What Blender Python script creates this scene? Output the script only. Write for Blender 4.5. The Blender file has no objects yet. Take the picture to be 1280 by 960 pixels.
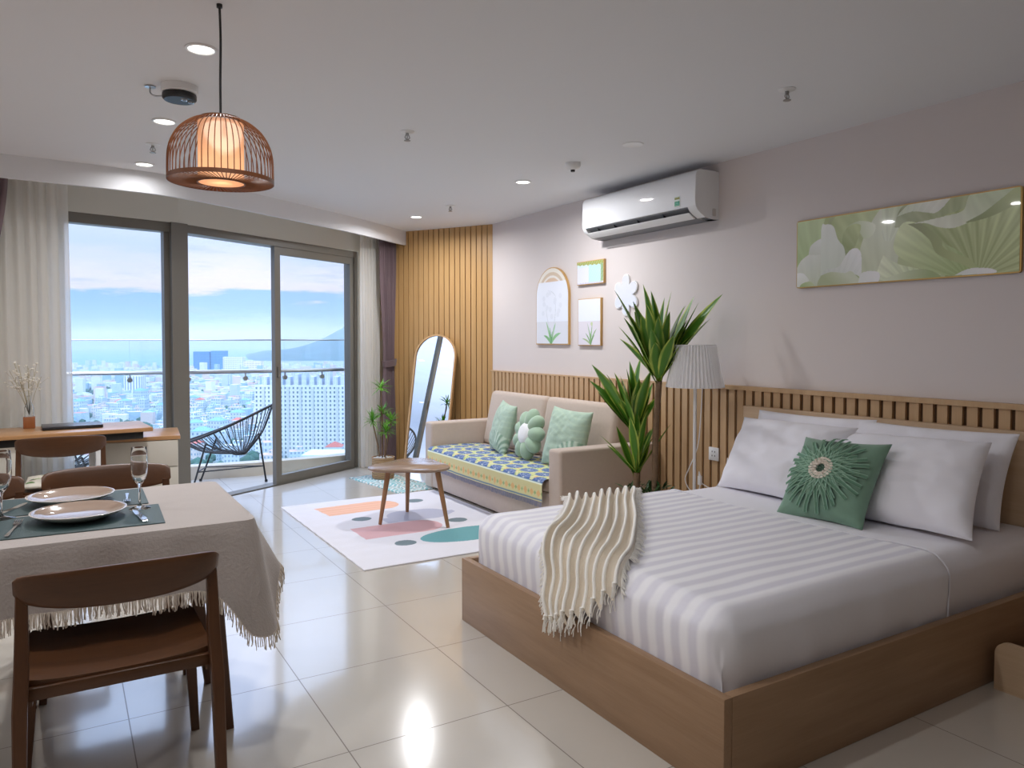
import bpy, bmesh, math, random
import numpy as np
from mathutils import Vector, Matrix, Euler, noise
PI = math.pi
S = bpy.context.scene
COL = S.collection
R = math.radians

# ------------------------------------------------------------------ helpers
def lin(c):
    return tuple((x / 12.92 if x <= 0.04045 else ((x + 0.055) / 1.055) ** 2.4) for x in c)
def rgb(r, g, b):
    return lin((r / 255, g / 255, b / 255))

class MB:
    """collects shapes and links them as one mesh object"""
    def __init__(self):
        self.v = []; self.f = []; self.m = []; self.uv = []; self.hasuv = False
    def add(self, verts, faces, mat=0, M=None, uv=None):
        o = len(self.v)
        for i, p in enumerate(verts):
            p = Vector(p)
            self.v.append(tuple(M @ p) if M is not None else tuple(p))
            self.uv.append(uv[i] if uv else (0.0, 0.0))
        if uv: self.hasuv = True
        for k, fc in enumerate(faces):
            self.f.append(tuple(o + i for i in fc))
            self.m.append(mat[k] if isinstance(mat, (list, tuple)) else mat)
        return self
    def bm(self, b, mat=0, M=None):
        b.verts.index_update()
        vs = [v.co.copy() for v in b.verts]
        fs = [tuple(v.index for v in f.verts) for f in b.faces]
        b.free()
        return self.add(vs, fs, mat, M)
    def box(self, c, s, mat=0, M=None, r=0.0, seg=2):
        b = bmesh.new()
        bmesh.ops.create_cube(b, size=1.0)
        for v in b.verts:
            v.co = Vector((v.co.x * s[0], v.co.y * s[1], v.co.z * s[2]))
        if r > 0:
            bmesh.ops.bevel(b, geom=list(b.edges), offset=r, segments=seg, affect='EDGES', profile=0.5)
        for v in b.verts:
            v.co += Vector(c)
        return self.bm(b, mat, M)
    def prism(self, poly, h0, h1, mp=lambda a, b, c: (a, b, c), mat=0, M=None):
        n = len(poly)
        vs = [mp(p[0], p[1], h0) for p in poly] + [mp(p[0], p[1], h1) for p in poly]
        fs = [tuple(range(n))[::-1], tuple(range(n, 2 * n))]
        fs += [(i, (i + 1) % n, n + (i + 1) % n, n + i) for i in range(n)]
        return self.add(vs, fs, mat, M)
    def sweep(self, pts, prof, scales=None, up=(0, 0, 1), mat=0, M=None, cap=True, closed=False):
        pts = [Vector(p) for p in pts]; n = len(pts); k = len(prof)
        vs = []; up = Vector(up)
        prev = None
        for i, p in enumerate(pts):
            if closed:
                t = pts[(i + 1) % n] - pts[i - 1]
            else:
                t = pts[min(i + 1, n - 1)] - pts[max(i - 1, 0)]
            t.normalize()
            if prev is None:
                a = up.cross(t)
                if a.length < 1e-3: a = Vector((1, 0, 0)).cross(t)
            else:
                a = prev - t * prev.dot(t)
                if a.length < 1e-4: a = up.cross(t)
            a.normalize(); prev = a
            b = t.cross(a)
            s = scales[i] if scales else 1.0
            s = s if isinstance(s, (tuple, list)) else (s, s)
            for q in prof:
                vs.append(p + a * q[0] * s[0] + b * q[1] * s[1])
        fs = []
        for i in range(n if closed else n - 1):
            j = (i + 1) % n
            for q in range(k):
                r = (q + 1) % k
                fs.append((i * k + q, i * k + r, j * k + r, j * k + q))
        if cap and not closed:
            fs.append(tuple(range(k))[::-1]); fs.append(tuple((n - 1) * k + q for q in range(k)))
        return self.add(vs, fs, mat, M)
    def tube(self, pts, r, n=8, mat=0, M=None, cap=True, closed=False, scales=None):
        prof = [(r * math.cos(2 * PI * i / n), r * math.sin(2 * PI * i / n)) for i in range(n)]
        return self.sweep(pts, prof, scales=scales, mat=mat, M=M, cap=cap, closed=closed)
    def beam(self, pts, w, d, scales=None, up=(0, 1, 0), mat=0, M=None, ch=0.2):
        a, b = w / 2, d / 2; c = min(a, b) * ch
        prof = [(a - c, -b), (a, -b + c), (a, b - c), (a - c, b), (-a + c, b), (-a, b - c), (-a, -b + c), (-a + c, -b)]
        return self.sweep(pts, prof, scales=scales, up=up, mat=mat, M=M)
    def lathe(self, prof, n=32, c=(0, 0, 0), mat=0, M=None, squash=(1, 1)):
        vs = []; fs = []
        k = len(prof)
        for i in range(n):
            a = 2 * PI * i / n
            for (r, z) in prof:
                vs.append((c[0] + r * math.cos(a) * squash[0], c[1] + r * math.sin(a) * squash[1], c[2] + z))
        for i in range(n):
            j = (i + 1) % n
            for q in range(k - 1):
                fs.append((i * k + q, j * k + q, j * k + q + 1, i * k + q + 1))
        return self.add(vs, fs, mat, M)
    def grid(self, fn, nu, nv, mat=0, M=None, closed=False, flip=False):
        vs = []; uv = []
        for i in range(nu):
            for j in range(nv):
                u = i / (nu if closed else nu - 1); v = j / (nv - 1)
                vs.append(fn(u, v)); uv.append((u, v))
        fs = []
        for i in range(nu if closed else nu - 1):
            ii = (i + 1) % nu
            for j in range(nv - 1):
                q = (i * nv + j, ii * nv + j, ii * nv + j + 1, i * nv + j + 1)
                fs.append(q[::-1] if flip else q)
        return self.add(vs, fs, mat, M, uv)
    def build(self, name, mats, parent=None, loc=(0, 0, 0), rot=(0, 0, 0), angle=35, smooth=True, weld=False):
        me = bpy.data.meshes.new(name)
        me.from_pydata(self.v, [], self.f)
        if not isinstance(mats, (list, tuple)): mats = [mats]
        for m in mats: me.materials.append(m)
        me.polygons.foreach_set('material_index', self.m)
        if self.hasuv:
            ul = me.uv_layers.new(name='UVMap')
            li = np.zeros(len(me.loops), dtype=np.int32); me.loops.foreach_get('vertex_index', li)
            ul.data.foreach_set('uv', np.array(self.uv, dtype=np.float32)[li].ravel())
        b = bmesh.new(); b.from_mesh(me)
        if weld: bmesh.ops.remove_doubles(b, verts=b.verts, dist=1e-5)
        bmesh.ops.recalc_face_normals(b, faces=b.faces)
        b.to_mesh(me); b.free()
        if smooth:
            me.shade_smooth()
            me.set_sharp_from_angle(angle=R(angle))
        me.update()
        o = bpy.data.objects.new(name, me); COL.objects.link(o)
        o.location = loc; o.rotation_euler = rot
        if parent: o.parent = parent
        return o

def tag(o, label, cat, group=None, kind=None):
    o['label'] = label; o['category'] = cat
    if group: o['group'] = group
    if kind: o['kind'] = kind
    return o
def struct(o, label, cat):
    return tag(o, label, cat, kind='structure')
def thing(name, label, cat, loc=(0, 0, 0), rz=0.0, group=None, rot=None):
    o = bpy.data.objects.new(name, None); COL.objects.link(o)
    o.empty_display_size = 0.1
    o.location = loc; o.rotation_euler = rot if rot else (0, 0, rz)
    return tag(o, label, cat, group)
def dup(root, loc=None, rz=None, label=None, group=None, rot=None):
    r = root.copy(); COL.objects.link(r)
    if loc is not None: r.location = loc
    if rz is not None: r.rotation_euler = (0, 0, rz)
    if rot is not None: r.rotation_euler = rot
    if label: r['label'] = label
    if group: r['group'] = group
    for ch in list(root.children):
        c = ch.copy(); COL.objects.link(c); c.parent = r
        for g in list(ch.children):
            d = g.copy(); COL.objects.link(d); d.parent = c
    return r
def color_attr(o, arr):
    a = o.data.color_attributes.new('Col', 'FLOAT_COLOR', 'POINT')
    c = np.ones((len(o.data.vertices), 4), dtype=np.float32)
    arr = np.asarray(arr, dtype=np.float64)
    l = np.where(arr <= 0.04045, arr / 12.92, ((np.clip(arr, 0, 2) + 0.055) / 1.055) ** 2.4)
    c[:, :3] = l
    a.data.foreach_set('color', c.ravel())
def coords(o):
    a = np.zeros(len(o.data.vertices) * 3, dtype=np.float32); o.data.vertices.foreach_get('co', a)
    return a.reshape(-1, 3)
def arc(cx, cy, r, a0, a1, n):
    return [(cx + r * math.cos(R(a0 + (a1 - a0) * i / n)), cy + r * math.sin(R(a0 + (a1 - a0) * i / n))) for i in range(n + 1)]
def rrect(x0, y0, x1, y1, r, n=5):
    return arc(x1 - r, y0 + r, r, -90, 0, n) + arc(x1 - r, y1 - r, r, 0, 90, n) + arc(x0 + r, y1 - r, r, 90, 180, n) + arc(x0 + r, y0 + r, r, 180, 270, n)
def catmull(pts, n=8):
    pts = [Vector(p) for p in pts]
    out = []
    for i in range(len(pts) - 1):
        p0 = pts[max(i - 1, 0)]; p1 = pts[i]; p2 = pts[i + 1]; p3 = pts[min(i + 2, len(pts) - 1)]
        for k in range(n):
            t = k / n
            out.append(0.5 * ((2 * p1) + (p2 - p0) * t + (2 * p0 - 5 * p1 + 4 * p2 - p3) * t * t + (3 * p1 - p0 - 3 * p2 + p3) * t ** 3))
    out.append(pts[-1])
    return out
def lerp(a, b, t): return a + (b - a) * t
def sstep(a, b, x):
    t = min(1, max(0, (x - a) / (b - a))); return t * t * (3 - 2 * t)
def nz(x, y, z=0.0): return noise.noise(Vector((x, y, z)))

# ------------------------------------------------------------------ materials
MATS = {}
class NT:
    def __init__(self, tree): self.t = tree; self.n = tree.nodes; self.l = tree.links
    def new(self, ty, **kw):
        nd = self.n.new(ty)
        for k, v in kw.items(): setattr(nd, k, v)
        return nd
    def link(self, a, b): self.l.new(a, b)
    def math(self, op, a, b=None, c=None, clamp=False):
        nd = self.n.new('ShaderNodeMath'); nd.operation = op; nd.use_clamp = clamp
        for i, x in enumerate((a, b, c)):
            if x is None: continue
            if isinstance(x, (int, float)): nd.inputs[i].default_value = x
            else: self.link(x, nd.inputs[i])
        return nd.outputs[0]
    def mix(self, fac, a, b):
        nd = self.n.new('ShaderNodeMix'); nd.data_type = 'RGBA'
        for sock, x in ((nd.inputs[0], fac), (nd.inputs[6], a), (nd.inputs[7], b)):
            if isinstance(x, (int, float)): sock.default_value = x
            elif isinstance(x, tuple): sock.default_value = (*x[:3], 1)
            else: self.link(x, sock)
        return nd.outputs[2]
    def noise(self, vec, scale, detail=3, rough=0.5):
        nd = self.n.new('ShaderNodeTexNoise'); nd.inputs['Scale'].default_value = scale
        nd.inputs['Detail'].default_value = detail; nd.inputs['Roughness'].default_value = rough
        if vec is not None: self.link(vec, nd.inputs['Vector'])
        return nd.outputs[0]
    def mapping(self, vec, scale=(1, 1, 1), rot=(0, 0, 0), loc=(0, 0, 0)):
        nd = self.n.new('ShaderNodeMapping')
        nd.inputs['Scale'].default_value = scale; nd.inputs['Rotation'].default_value = rot; nd.inputs['Location'].default_value = loc
        self.link(vec, nd.inputs['Vector']); return nd.outputs[0]

def base_mat(name):
    m = bpy.data.materials.new(name); m.use_nodes = True
    t = NT(m.node_tree)
    p = t.n['Principled BSDF']
    return m, t, p
def pm(name, col, rough=0.5, metal=0.0, var=0.0, vscale=6.0, bump=0.0, bscale=60.0, bstretch=(1, 1, 1), sheen=0.0, coat=0.0, spec=0.5, trans=0.0, emit=None, es=0.0, col2=None, coatr=0.05):
    m, t, p = base_mat(name)
    p.inputs['Base Color'].default_value = (*col, 1)
    p.inputs['Roughness'].default_value = rough
    p.inputs['Metallic'].default_value = metal
    p.inputs['Specular IOR Level'].default_value = spec
    if sheen: p.inputs['Sheen Weight'].default_value = sheen
    if coat: p.inputs['Coat Weight'].default_value = coat; p.inputs['Coat Roughness'].default_value = coatr
    tc = t.new('ShaderNodeTexCoord')
    if var or col2:
        nf = t.noise(tc.outputs['Object'], vscale, 4)
        c2 = col2 if col2 else tuple(x * (1 - var) for x in col)
        fr = t.math('MULTIPLY_ADD', nf, 2.2, -0.6, clamp=True)
        t.link(t.mix(fr, col, c2), p.inputs['Base Color'])
    if bump:
        v = t.mapping(tc.outputs['Object'], bstretch)
        h = t.noise(v, bscale, 3)
        b = t.new('ShaderNodeBump'); b.inputs['Strength'].default_value = bump; b.inputs['Distance'].default_value = 0.01
        t.link(h, b.inputs['Height']); t.link(b.outputs[0], p.inputs['Normal'])
    if emit:
        p.inputs['Emission Color'].default_value = (*emit, 1); p.inputs['Emission Strength'].default_value = es
    return m
def wood(name, c1, c2, axis=0, scale=1.0, rough=0.42, stretch=14.0, coat=0.0, spec=0.4):
    m, t, p = base_mat(name)
    tc = t.new('ShaderNodeTexCoord')
    sc = [stretch * scale] * 3; sc[axis] = 1.1 * scale
    v = t.mapping(tc.outputs['Object'], tuple(sc))
    n1 = t.noise(v, 1.6, 5, 0.6)
    sc2 = [90 * scale] * 3; sc2[axis] = 3.0 * scale
    n2 = t.noise(t.mapping(tc.outputs['Object'], tuple(sc2)), 2.0, 3, 0.6)
    f = t.math('ADD', t.math('MULTIPLY', n1, 1.5), t.math('MULTIPLY', n2, 0.55))
    f = t.math('SUBTRACT', f, 0.52, clamp=True)
    t.link(t.mix(f, c1, c2), p.inputs['Base Color'])
    p.inputs['Roughness'].default_value = rough; p.inputs['Specular IOR Level'].default_value = spec
    if coat: p.inputs['Coat Weight'].default_value = coat; p.inputs['Coat Roughness'].default_value = 0.15
    return m
def attr_mat(name, rough=0.7, bump=0.0, bscale=200.0, coat=0.0, sheen=0.0, spec=0.5):
    m, t, p = base_mat(name)
    a = t.new('ShaderNodeVertexColor'); a.layer_name = 'Col'
    t.link(a.outputs[0], p.inputs['Base Color'])
    p.inputs['Roughness'].default_value = rough; p.inputs['Specular IOR Level'].default_value = spec
    if sheen: p.inputs['Sheen Weight'].default_value = sheen
    if coat: p.inputs['Coat Weight'].default_value = coat; p.inputs['Coat Roughness'].default_value = 0.03
    if bump:
        tc = t.new('ShaderNodeTexCoord')
        h = t.noise(tc.outputs['Object'], bscale, 2)
        b = t.new('ShaderNodeBump'); b.inputs['Strength'].default_value = bump; b.inputs['Distance'].default_value = 0.005
        t.link(h, b.inputs['Height']); t.link(b.outputs[0], p.inputs['Normal'])
    return m
def glass_mat(name, tint=(0.96, 0.98, 0.98), base=0.03, rough=0.0, edge=0.6):
    m = bpy.data.materials.new(name); m.use_nodes = True
    t = NT(m.node_tree); t.n.clear()
    out = t.new('ShaderNodeOutputMaterial')
    tr = t.new('ShaderNodeBsdfTransparent'); tr.inputs[0].default_value = (*tint, 1)
    gl = t.new('ShaderNodeBsdfGlossy'); gl.inputs['Roughness'].default_value = rough
    lw = t.new('ShaderNodeLayerWeight'); lw.inputs[0].default_value = 0.5
    f = t.math('POWER', lw.outputs['Facing'], 4.0)
    f = t.math('MULTIPLY_ADD', f, edge, base, clamp=True)
    mx = t.new('ShaderNodeMixShader'); t.link(f, mx.inputs[0]); t.link(tr.outputs[0], mx.inputs[1]); t.link(gl.outputs[0], mx.inputs[2])
    t.link(mx.outputs[0], out.inputs[0])
    return m
def sheer_mat(name, col, op=0.6):
    m = bpy.data.materials.new(name); m.use_nodes = True
    t = NT(m.node_tree); t.n.clear()
    out = t.new('ShaderNodeOutputMaterial')
    tr = t.new('ShaderNodeBsdfTransparent')
    tl = t.new('ShaderNodeBsdfTranslucent'); tl.inputs[0].default_value = (*col, 1)
    df = t.new('ShaderNodeBsdfDiffuse'); df.inputs[0].default_value = (*col, 1)
    m1 = t.new('ShaderNodeMixShader'); m1.inputs[0].default_value = 0.5
    t.link(df.outputs[0], m1.inputs[1]); t.link(tl.outputs[0], m1.inputs[2])
    m2 = t.new('ShaderNodeMixShader'); m2.inputs[0].default_value = op
    t.link(tr.outputs[0], m2.inputs[1]); t.link(m1.outputs[0], m2.inputs[2])
    t.link(m2.outputs[0], out.inputs[0])
    return m
def emit_mat(name, col, s):
    m = bpy.data.materials.new(name); m.use_nodes = True
    t = NT(m.node_tree); t.n.clear()
    out = t.new('ShaderNodeOutputMaterial'); e = t.new('ShaderNodeEmission')
    e.inputs[0].default_value = (*col, 1); e.inputs[1].default_value = s
    t.link(e.outputs[0], out.inputs[0]); return m

def tile_mat(name, c1, c2, grout, px, py, ox, oy, rough=0.16):
    m, t, p = base_mat(name)
    tc = t.new('ShaderNodeTexCoord'); sp = t.new('ShaderNodeSeparateXYZ'); t.link(tc.outputs['Object'], sp.inputs[0])
    def line(s, pitch, off):
        f = t.math('FRACT', t.math('MULTIPLY_ADD', s, 1 / pitch, -off / pitch + 50))
        d = t.math('MINIMUM', f, t.math('SUBTRACT', 1.0, f))
        return t.math('LESS_THAN', d, 0.0019 / pitch)
    g = t.math('MAXIMUM', line(sp.outputs[0], px, ox), line(sp.outputs[1], py, oy))
    n = t.noise(tc.outputs['Object'], 1.7, 5, 0.6)
    c = t.mix(n, c1, c2)
    t.link(t.mix(g, c, grout), p.inputs['Base Color'])
    t.link(t.math('MULTIPLY_ADD', g, 0.5, rough), p.inputs['Roughness'])
    p.inputs['Specular IOR Level'].default_value = 0.8
    p.inputs['Coat Weight'].default_value = 0.6; p.inputs['Coat Roughness'].default_value = 0.07; p.inputs['Coat IOR'].default_value = 1.6
    return m

M = {}
M['wall'] = pm('wall_paint', rgb(219, 210, 207), 0.75, var=0.02, vscale=2)
M['wall_warm'] = pm('wall_paint_beige', rgb(207, 205, 195), 0.75)
M['ceil'] = pm('ceiling_paint', rgb(226, 226, 228), 0.8)
M['floor'] = tile_mat('floor_tile', rgb(206, 200, 190), rgb(198, 191, 180), rgb(120, 110, 100), 0.6, 0.606, 0.183, 2.94, 0.17)
M['balc'] = tile_mat('balcony_tile', rgb(214, 212, 208), rgb(205, 204, 202), rgb(150, 148, 145), 0.6, 0.6, 0.1, 0.2, 0.3)
M['kerb'] = pm('kerb_render', rgb(214, 202, 184), 0.7, var=0.05)
M['alu'] = pm('grey_aluminium', rgb(112, 108, 100), 0.42, metal=0.0, spec=0.5)
M['slat'] = wood('slat_wood', rgb(204, 172, 134), rgb(188, 152, 112), axis=2, scale=1.0, rough=0.5)
M['slat_dark'] = pm('slat_groove', rgb(92, 66, 42), 0.8)
M['panel'] = wood('panel_wood', rgb(200, 160, 108), rgb(184, 142, 90), axis=2, scale=1.0, rough=0.45)
M['glass'] = glass_mat('window_glass', (0.95, 0.975, 0.985), 0.03)
M['bglass'] = glass_mat('balcony_glass', (0.93, 0.965, 0.99), 0.035)
M['steel'] = pm('brushed_steel', rgb(190, 190, 192), 0.28, metal=1.0)
M['white'] = pm('white_plastic', rgb(232, 232, 232), 0.35)
M['black'] = pm('black_plastic', rgb(28, 28, 30), 0.35)
# ------------------------------------------------------------------ room shell
H = 2.52
FD = Vector((0.857, 0.515, 0)).normalized(); FN = Vector((-0.515, 0.857, 0)).normalized()   # slanted glazing: along / outward
D1 = Vector((1.702, 7.022, 0)); Bp = D1 - FD * 1.0449; G = D1 + FD * 1.5644
LD = Vector((0.968, 0.25, 0)).normalized(); LN = Vector((-0.25, 0.968, 0)).normalized()
Cc = Vector((3.76, 6.635, 0)); PD = Vector((-0.515, 0.857, 0)).normalized(); PN = Vector((0.857, 0.515, 0)).normalized()
XL, YB = -1.7, -2.6
A0 = Bp + LD * ((XL - Bp.x) / LD.x)
plan = [(XL, YB), (3.76, YB), (3.76, 6.635), (G.x, G.y), (Bp.x, Bp.y), (A0.x, A0.y)]
struct(MB().prism(plan, -0.12, 0.0).build('floor', M['floor']), 'glossy cream square floor tiles of the room', 'floor')
struct(MB().prism(plan, H, H + 0.12).build('ceiling', M['ceil']), 'smooth pale ceiling with round downlights', 'ceiling')
struct(MB().box((3.86, 2.0, H / 2), (0.2, 9.3, H + 0.24)).build('wall_right', M['wall']), 'pale mauve-grey painted wall behind the bed and sofa', 'wall')
struct(MB().box((XL - 0.1, 1.6, H / 2), (0.2, 8.7, H + 0.24)).build('wall_left', M['wall']), 'painted side wall of the dining end', 'wall')
struct(MB().box((1.0, YB - 0.1, H / 2), (5.8, 0.2, H + 0.24)).build('wall_rear', M['wall_warm']), 'painted wall at the far rear of the room', 'wall')

def along(P, d, n, s, off, z): return tuple(P + d * s + n * off + Vector((0, 0, z)))
def fbox(mb, P, d, n, s0, s1, o0, o1, z0, z1, mat=0):
    vs = [along(P, d, n, s, o, z) for s in (s0, s1) for o in (o0, o1) for z in (z0, z1)]
    fs = [(0, 1, 3, 2), (4, 6, 7, 5), (0, 4, 5, 1), (2, 3, 7, 6), (0, 2, 6, 4), (1, 5, 7, 3)]
    return mb.add(vs, fs, mat)
ZH = 2.275
sA = (A0 - Bp).dot(LD)
# window wall: solid part left of the glazing and the lintel over it
w = MB()
fbox(w, Bp, LD, LN, sA - 0.1, -0.845, 0.0, 0.2, -0.1, H + 0.12)
fbox(w, Bp, LD, LN, -0.845, 0.0, 0.0, 0.2, ZH, H + 0.12)
fbox(w, Bp, FD, FN, 0.0, (G - Bp).length + 0.1, 0.0, 0.2, ZH, H + 0.12)
fbox(w, D1, FD, FN, 1.152, 1.70, 0.0, 0.2, -0.1, ZH)
struct(w.build('wall_window', M['wall_warm'], smooth=False), 'beige window wall and lintel above the glazing', 'wall')
# fixed pane left of the thick mullion
wf = MB()
fbox(wf, Bp, LD, LN, -0.845, -0.80, 0.02, 0.12, 0.0, ZH)
fbox(wf, Bp, LD, LN, -0.80, -0.06, 0.02, 0.12, ZH - 0.075, ZH)
fbox(wf, Bp, LD, LN, -0.80, -0.06, 0.02, 0.12, 0.0, 0.07)
fbox(wf, Bp, LD, LN, -0.10, -0.06, 0.04, 0.10, 0.07, ZH - 0.075)
win = struct(wf.build('window_1', M['alu'], smooth=False), 'tall fixed glass pane left of the thick mullion', 'window')
fbox(MB(), Bp, LD, LN, -0.80, -0.10, 0.062, 0.074, 0.07, ZH - 0.075).build('pane', M['glass'], win, smooth=False)
mu = MB()
pl = [Bp + LD * -0.06 + LN * -0.015, Bp + FD * 0.075 + FN * -0.015, Bp + FD * 0.075 + FN * 0.13, Bp + LD * -0.06 + LN * 0.13]
mu.prism([(p.x, p.y) for p in pl], 0, ZH)
struct(mu.build('trim_1', M['alu'], smooth=False), 'thick grey mullion where the glazing bends', 'trim')
fr = MB()
sB = -1.0449 + 0.07
fbox(fr, D1, FD, FN, sB, 1.152, 0.02, 0.16, ZH - 0.065, ZH)
fbox(fr, D1, FD, FN, 1.11, 1.152, 0.02, 0.16, 0.0, ZH - 0.065)
fbox(fr, D1, FD, FN, sB, 1.11, 0.03, 0.15, -0.02, 0.006)
struct(fr.build('trim_2', M['alu'], smooth=False), 'grey door frame head, jamb and floor track of the balcony opening', 'trim')
d = MB()
zt = ZH - 0.065
fbox(d, D1, FD, FN, 0.0, 0.07, 0.03, 0.075, 0.006, zt)
fbox(d, D1, FD, FN, 1.05, 1.11, 0.03, 0.075, 0.006, zt)
fbox(d, D1, FD, FN, 0.07, 1.05, 0.03, 0.075, zt - 0.07, zt)
fbox(d, D1, FD, FN, 0.07, 1.05, 0.03, 0.075, 0.006, 0.085)
door = struct(d.build('door_1', M['alu'], smooth=False), 'grey framed sliding glass balcony door', 'door')
fbox(MB(), D1, FD, FN, 0.07, 1.05, 0.047, 0.058, 0.085, zt - 0.07).build('pane', M['glass'], door, smooth=False)
hb = MB(); fbox(hb, D1, FD, FN, 0.025, 0.045, 0.018, 0.03, 1.00, 1.10); hb.build('handle', M['alu'], door)
# bulkhead board hiding the curtain track
fp = catmull([(-1.75, 5.56, 0), (-0.9, 5.66, 0), (-0.316, 5.735, 0), (0.25, 5.785, 0), (0.664, 5.86, 0), (1.1, 6.09, 0), (1.6, 6.41, 0), (2.383, 6.93, 0), (3.204, 7.556, 0)], 6)
fa = MB()
vs = []; 
for i, p in enumerate(fp):
    t = (fp[min(i + 1, len(fp) - 1)] - fp[max(i - 1, 0)]).normalized(); nn = Vector((-t.y, t.x, 0))
    for o in (0.0, 0.03):
        for z in (H - 0.148, H + 0.02): vs.append(tuple(p + nn * o + Vector((0, 0, z))))
fs = []
for i in range(len(fp) - 1):
    a, b = i * 4, i * 4 + 4
    fs += [(a, b, b + 1, a + 1), (a + 2, a + 3, b + 3, b + 2), (a, a + 2, b + 2, b), (a + 1, b + 1, b + 3, a + 3)]
e = (len(fp) - 1) * 4; fs += [(0, 1, 3, 2), (e, e + 2, e + 3, e + 1)]
fa.add(vs, fs); struct(fa.build('trim_3', M['ceil'], angle=50), 'pale curved bulkhead board in front of the curtain tops', 'trim')
# slatted wood wall between sofa wall and window
pw = MB()
PL_ = (G - Cc).length
vsb = []
fbox(pw, Cc, PD, PN, 0.0, PL_ + 0.05, 0.012, 0.15, -0.1, H + 0.1, 1)
k = 0; s = 0.004
while s < PL_:
    fbox(pw, Cc, PD, PN, s, min(s + 0.056, PL_), 0.0, 0.02, 0.0, H, 0); s += 0.0655
struct(pw.build('wall_back', [M['panel'], M['slat_dark']], smooth=False), 'full-height wall of narrow golden wood slats', 'wall')
# wainscot of slats on the bed wall
ws = MB()
ws.box((3.752, 2.0, 0.52), (0.014, 9.25, 1.04), 1)
y = 6.60
while y > -2.4:
    ws.box((3.742, y - 0.024, 0.515), (0.030, 0.05, 1.03), 0); y -= 0.0715
ws.box((3.742, 5.1, 1.036), (0.034, 3.05, 0.012), 0)
ws.box((3.735, 0.5, 1.038), (0.044, 6.15, 0.026), 0)
struct(ws.build('trim_4', [M['slat'], M['slat_dark']], smooth=False), 'low vertical-slat wood wainscot along the bed wall', 'trim')

# ------------------------------------------------------------------ balcony
ke = catmull([(-2.6, 8.75, 0), (-1.2, 8.4, 0), (0.0, 8.06, 0), (1.05, 7.80, 0), (1.86, 7.72, 0), (2.62, 7.76, 0), (3.3, 8.08, 0)], 8)
bf = [(p.x, p.y + 0.2) for p in ke] + [(G.x + 0.3, G.y + 0.25), (Bp.x - 0.05, Bp.y + 0.06), (-2.6, 5.75)]
bb = MB(); bb.prism([(p.x, p.y) for p in ke][:-1] + [(2.72, 7.73), (Bp.x + 0.03, Bp.y + 0.1), (-2.6, 5.75)], -0.2, -0.012)
struct(bb.build('floor_balcony', M['balc'], smooth=False), 'pale tiled balcony floor outside the glass', 'balcony floor')
def ribbon(mb, path, o0, o1, z0, z1, mat=0):
    vs = []
    for i, p in enumerate(path):
        t = (path[min(i + 1, len(path) - 1)] - path[max(i - 1, 0)]).normalized(); nn = Vector((-t.y, t.x, 0))
        for o in (o0, o1):
            for z in (z0, z1): vs.append(tuple(p + nn * o + Vector((0, 0, z))))
    fs = []
    for i in range(len(path) - 1):
        a, b = i * 4, i * 4 + 4
        fs += [(a, b, b + 1, a + 1), (a + 2, a + 3, b + 3, b + 2), (a, a + 2, b + 2, b), (a + 1, b + 1, b + 3, a + 3)]
    e = (len(path) - 1) * 4; fs += [(0, 1, 3, 2), (e, e + 2, e + 3, e + 1)]
    return mb.add(vs, fs, mat)
struct(ribbon(MB(), ke, 0.0, 0.16, -0.25, 0.118).build('trim_5', M['kerb'], angle=50), 'low beige kerb along the balcony edge', 'trim')
rail = thing('glass_railing', 'clear glass balcony railing with a slim steel handrail', 'railing', (0, 0, 0))
gp = [p + Vector((0, 0.08, 0)) for p in ke]
for (i0, i1) in ((4, 14), (14, 20), (20, 27), (27, 33), (33, 41)):
    pane_ = ribbon(MB(), gp[i0:i1 + 1], 0.002, 0.014, 0.10, 1.345).build('pane', M['bglass'], rail, angle=60)
    MB().tube([q + Vector((0, 0, 1.348)) for q in gp[i0:i1 + 1]], 0.007, 6).build('top_edge', M['steel'], pane_)
hr_ = MB().tube([p + Vector((0, -0.015, 1.035)) for p in gp], 0.021, 10).build('handrail', M['steel'], rail)
for i in (10, 15, 20, 24, 29, 33, 37):
    p = gp[i]; b_ = MB()
    b_.tube([p + Vector((0, -0.015, 1.02)), p + Vector((0, -0.015, 0.975)), p + Vector((0, 0.02, 0.965))], 0.008, 6)
    b_.tube([p + Vector((0, -0.03, 0.965)), p + Vector((0, 0.02, 0.965))], 0.024, 10)
    b_.build('bracket', M['steel'], hr_)
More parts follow.
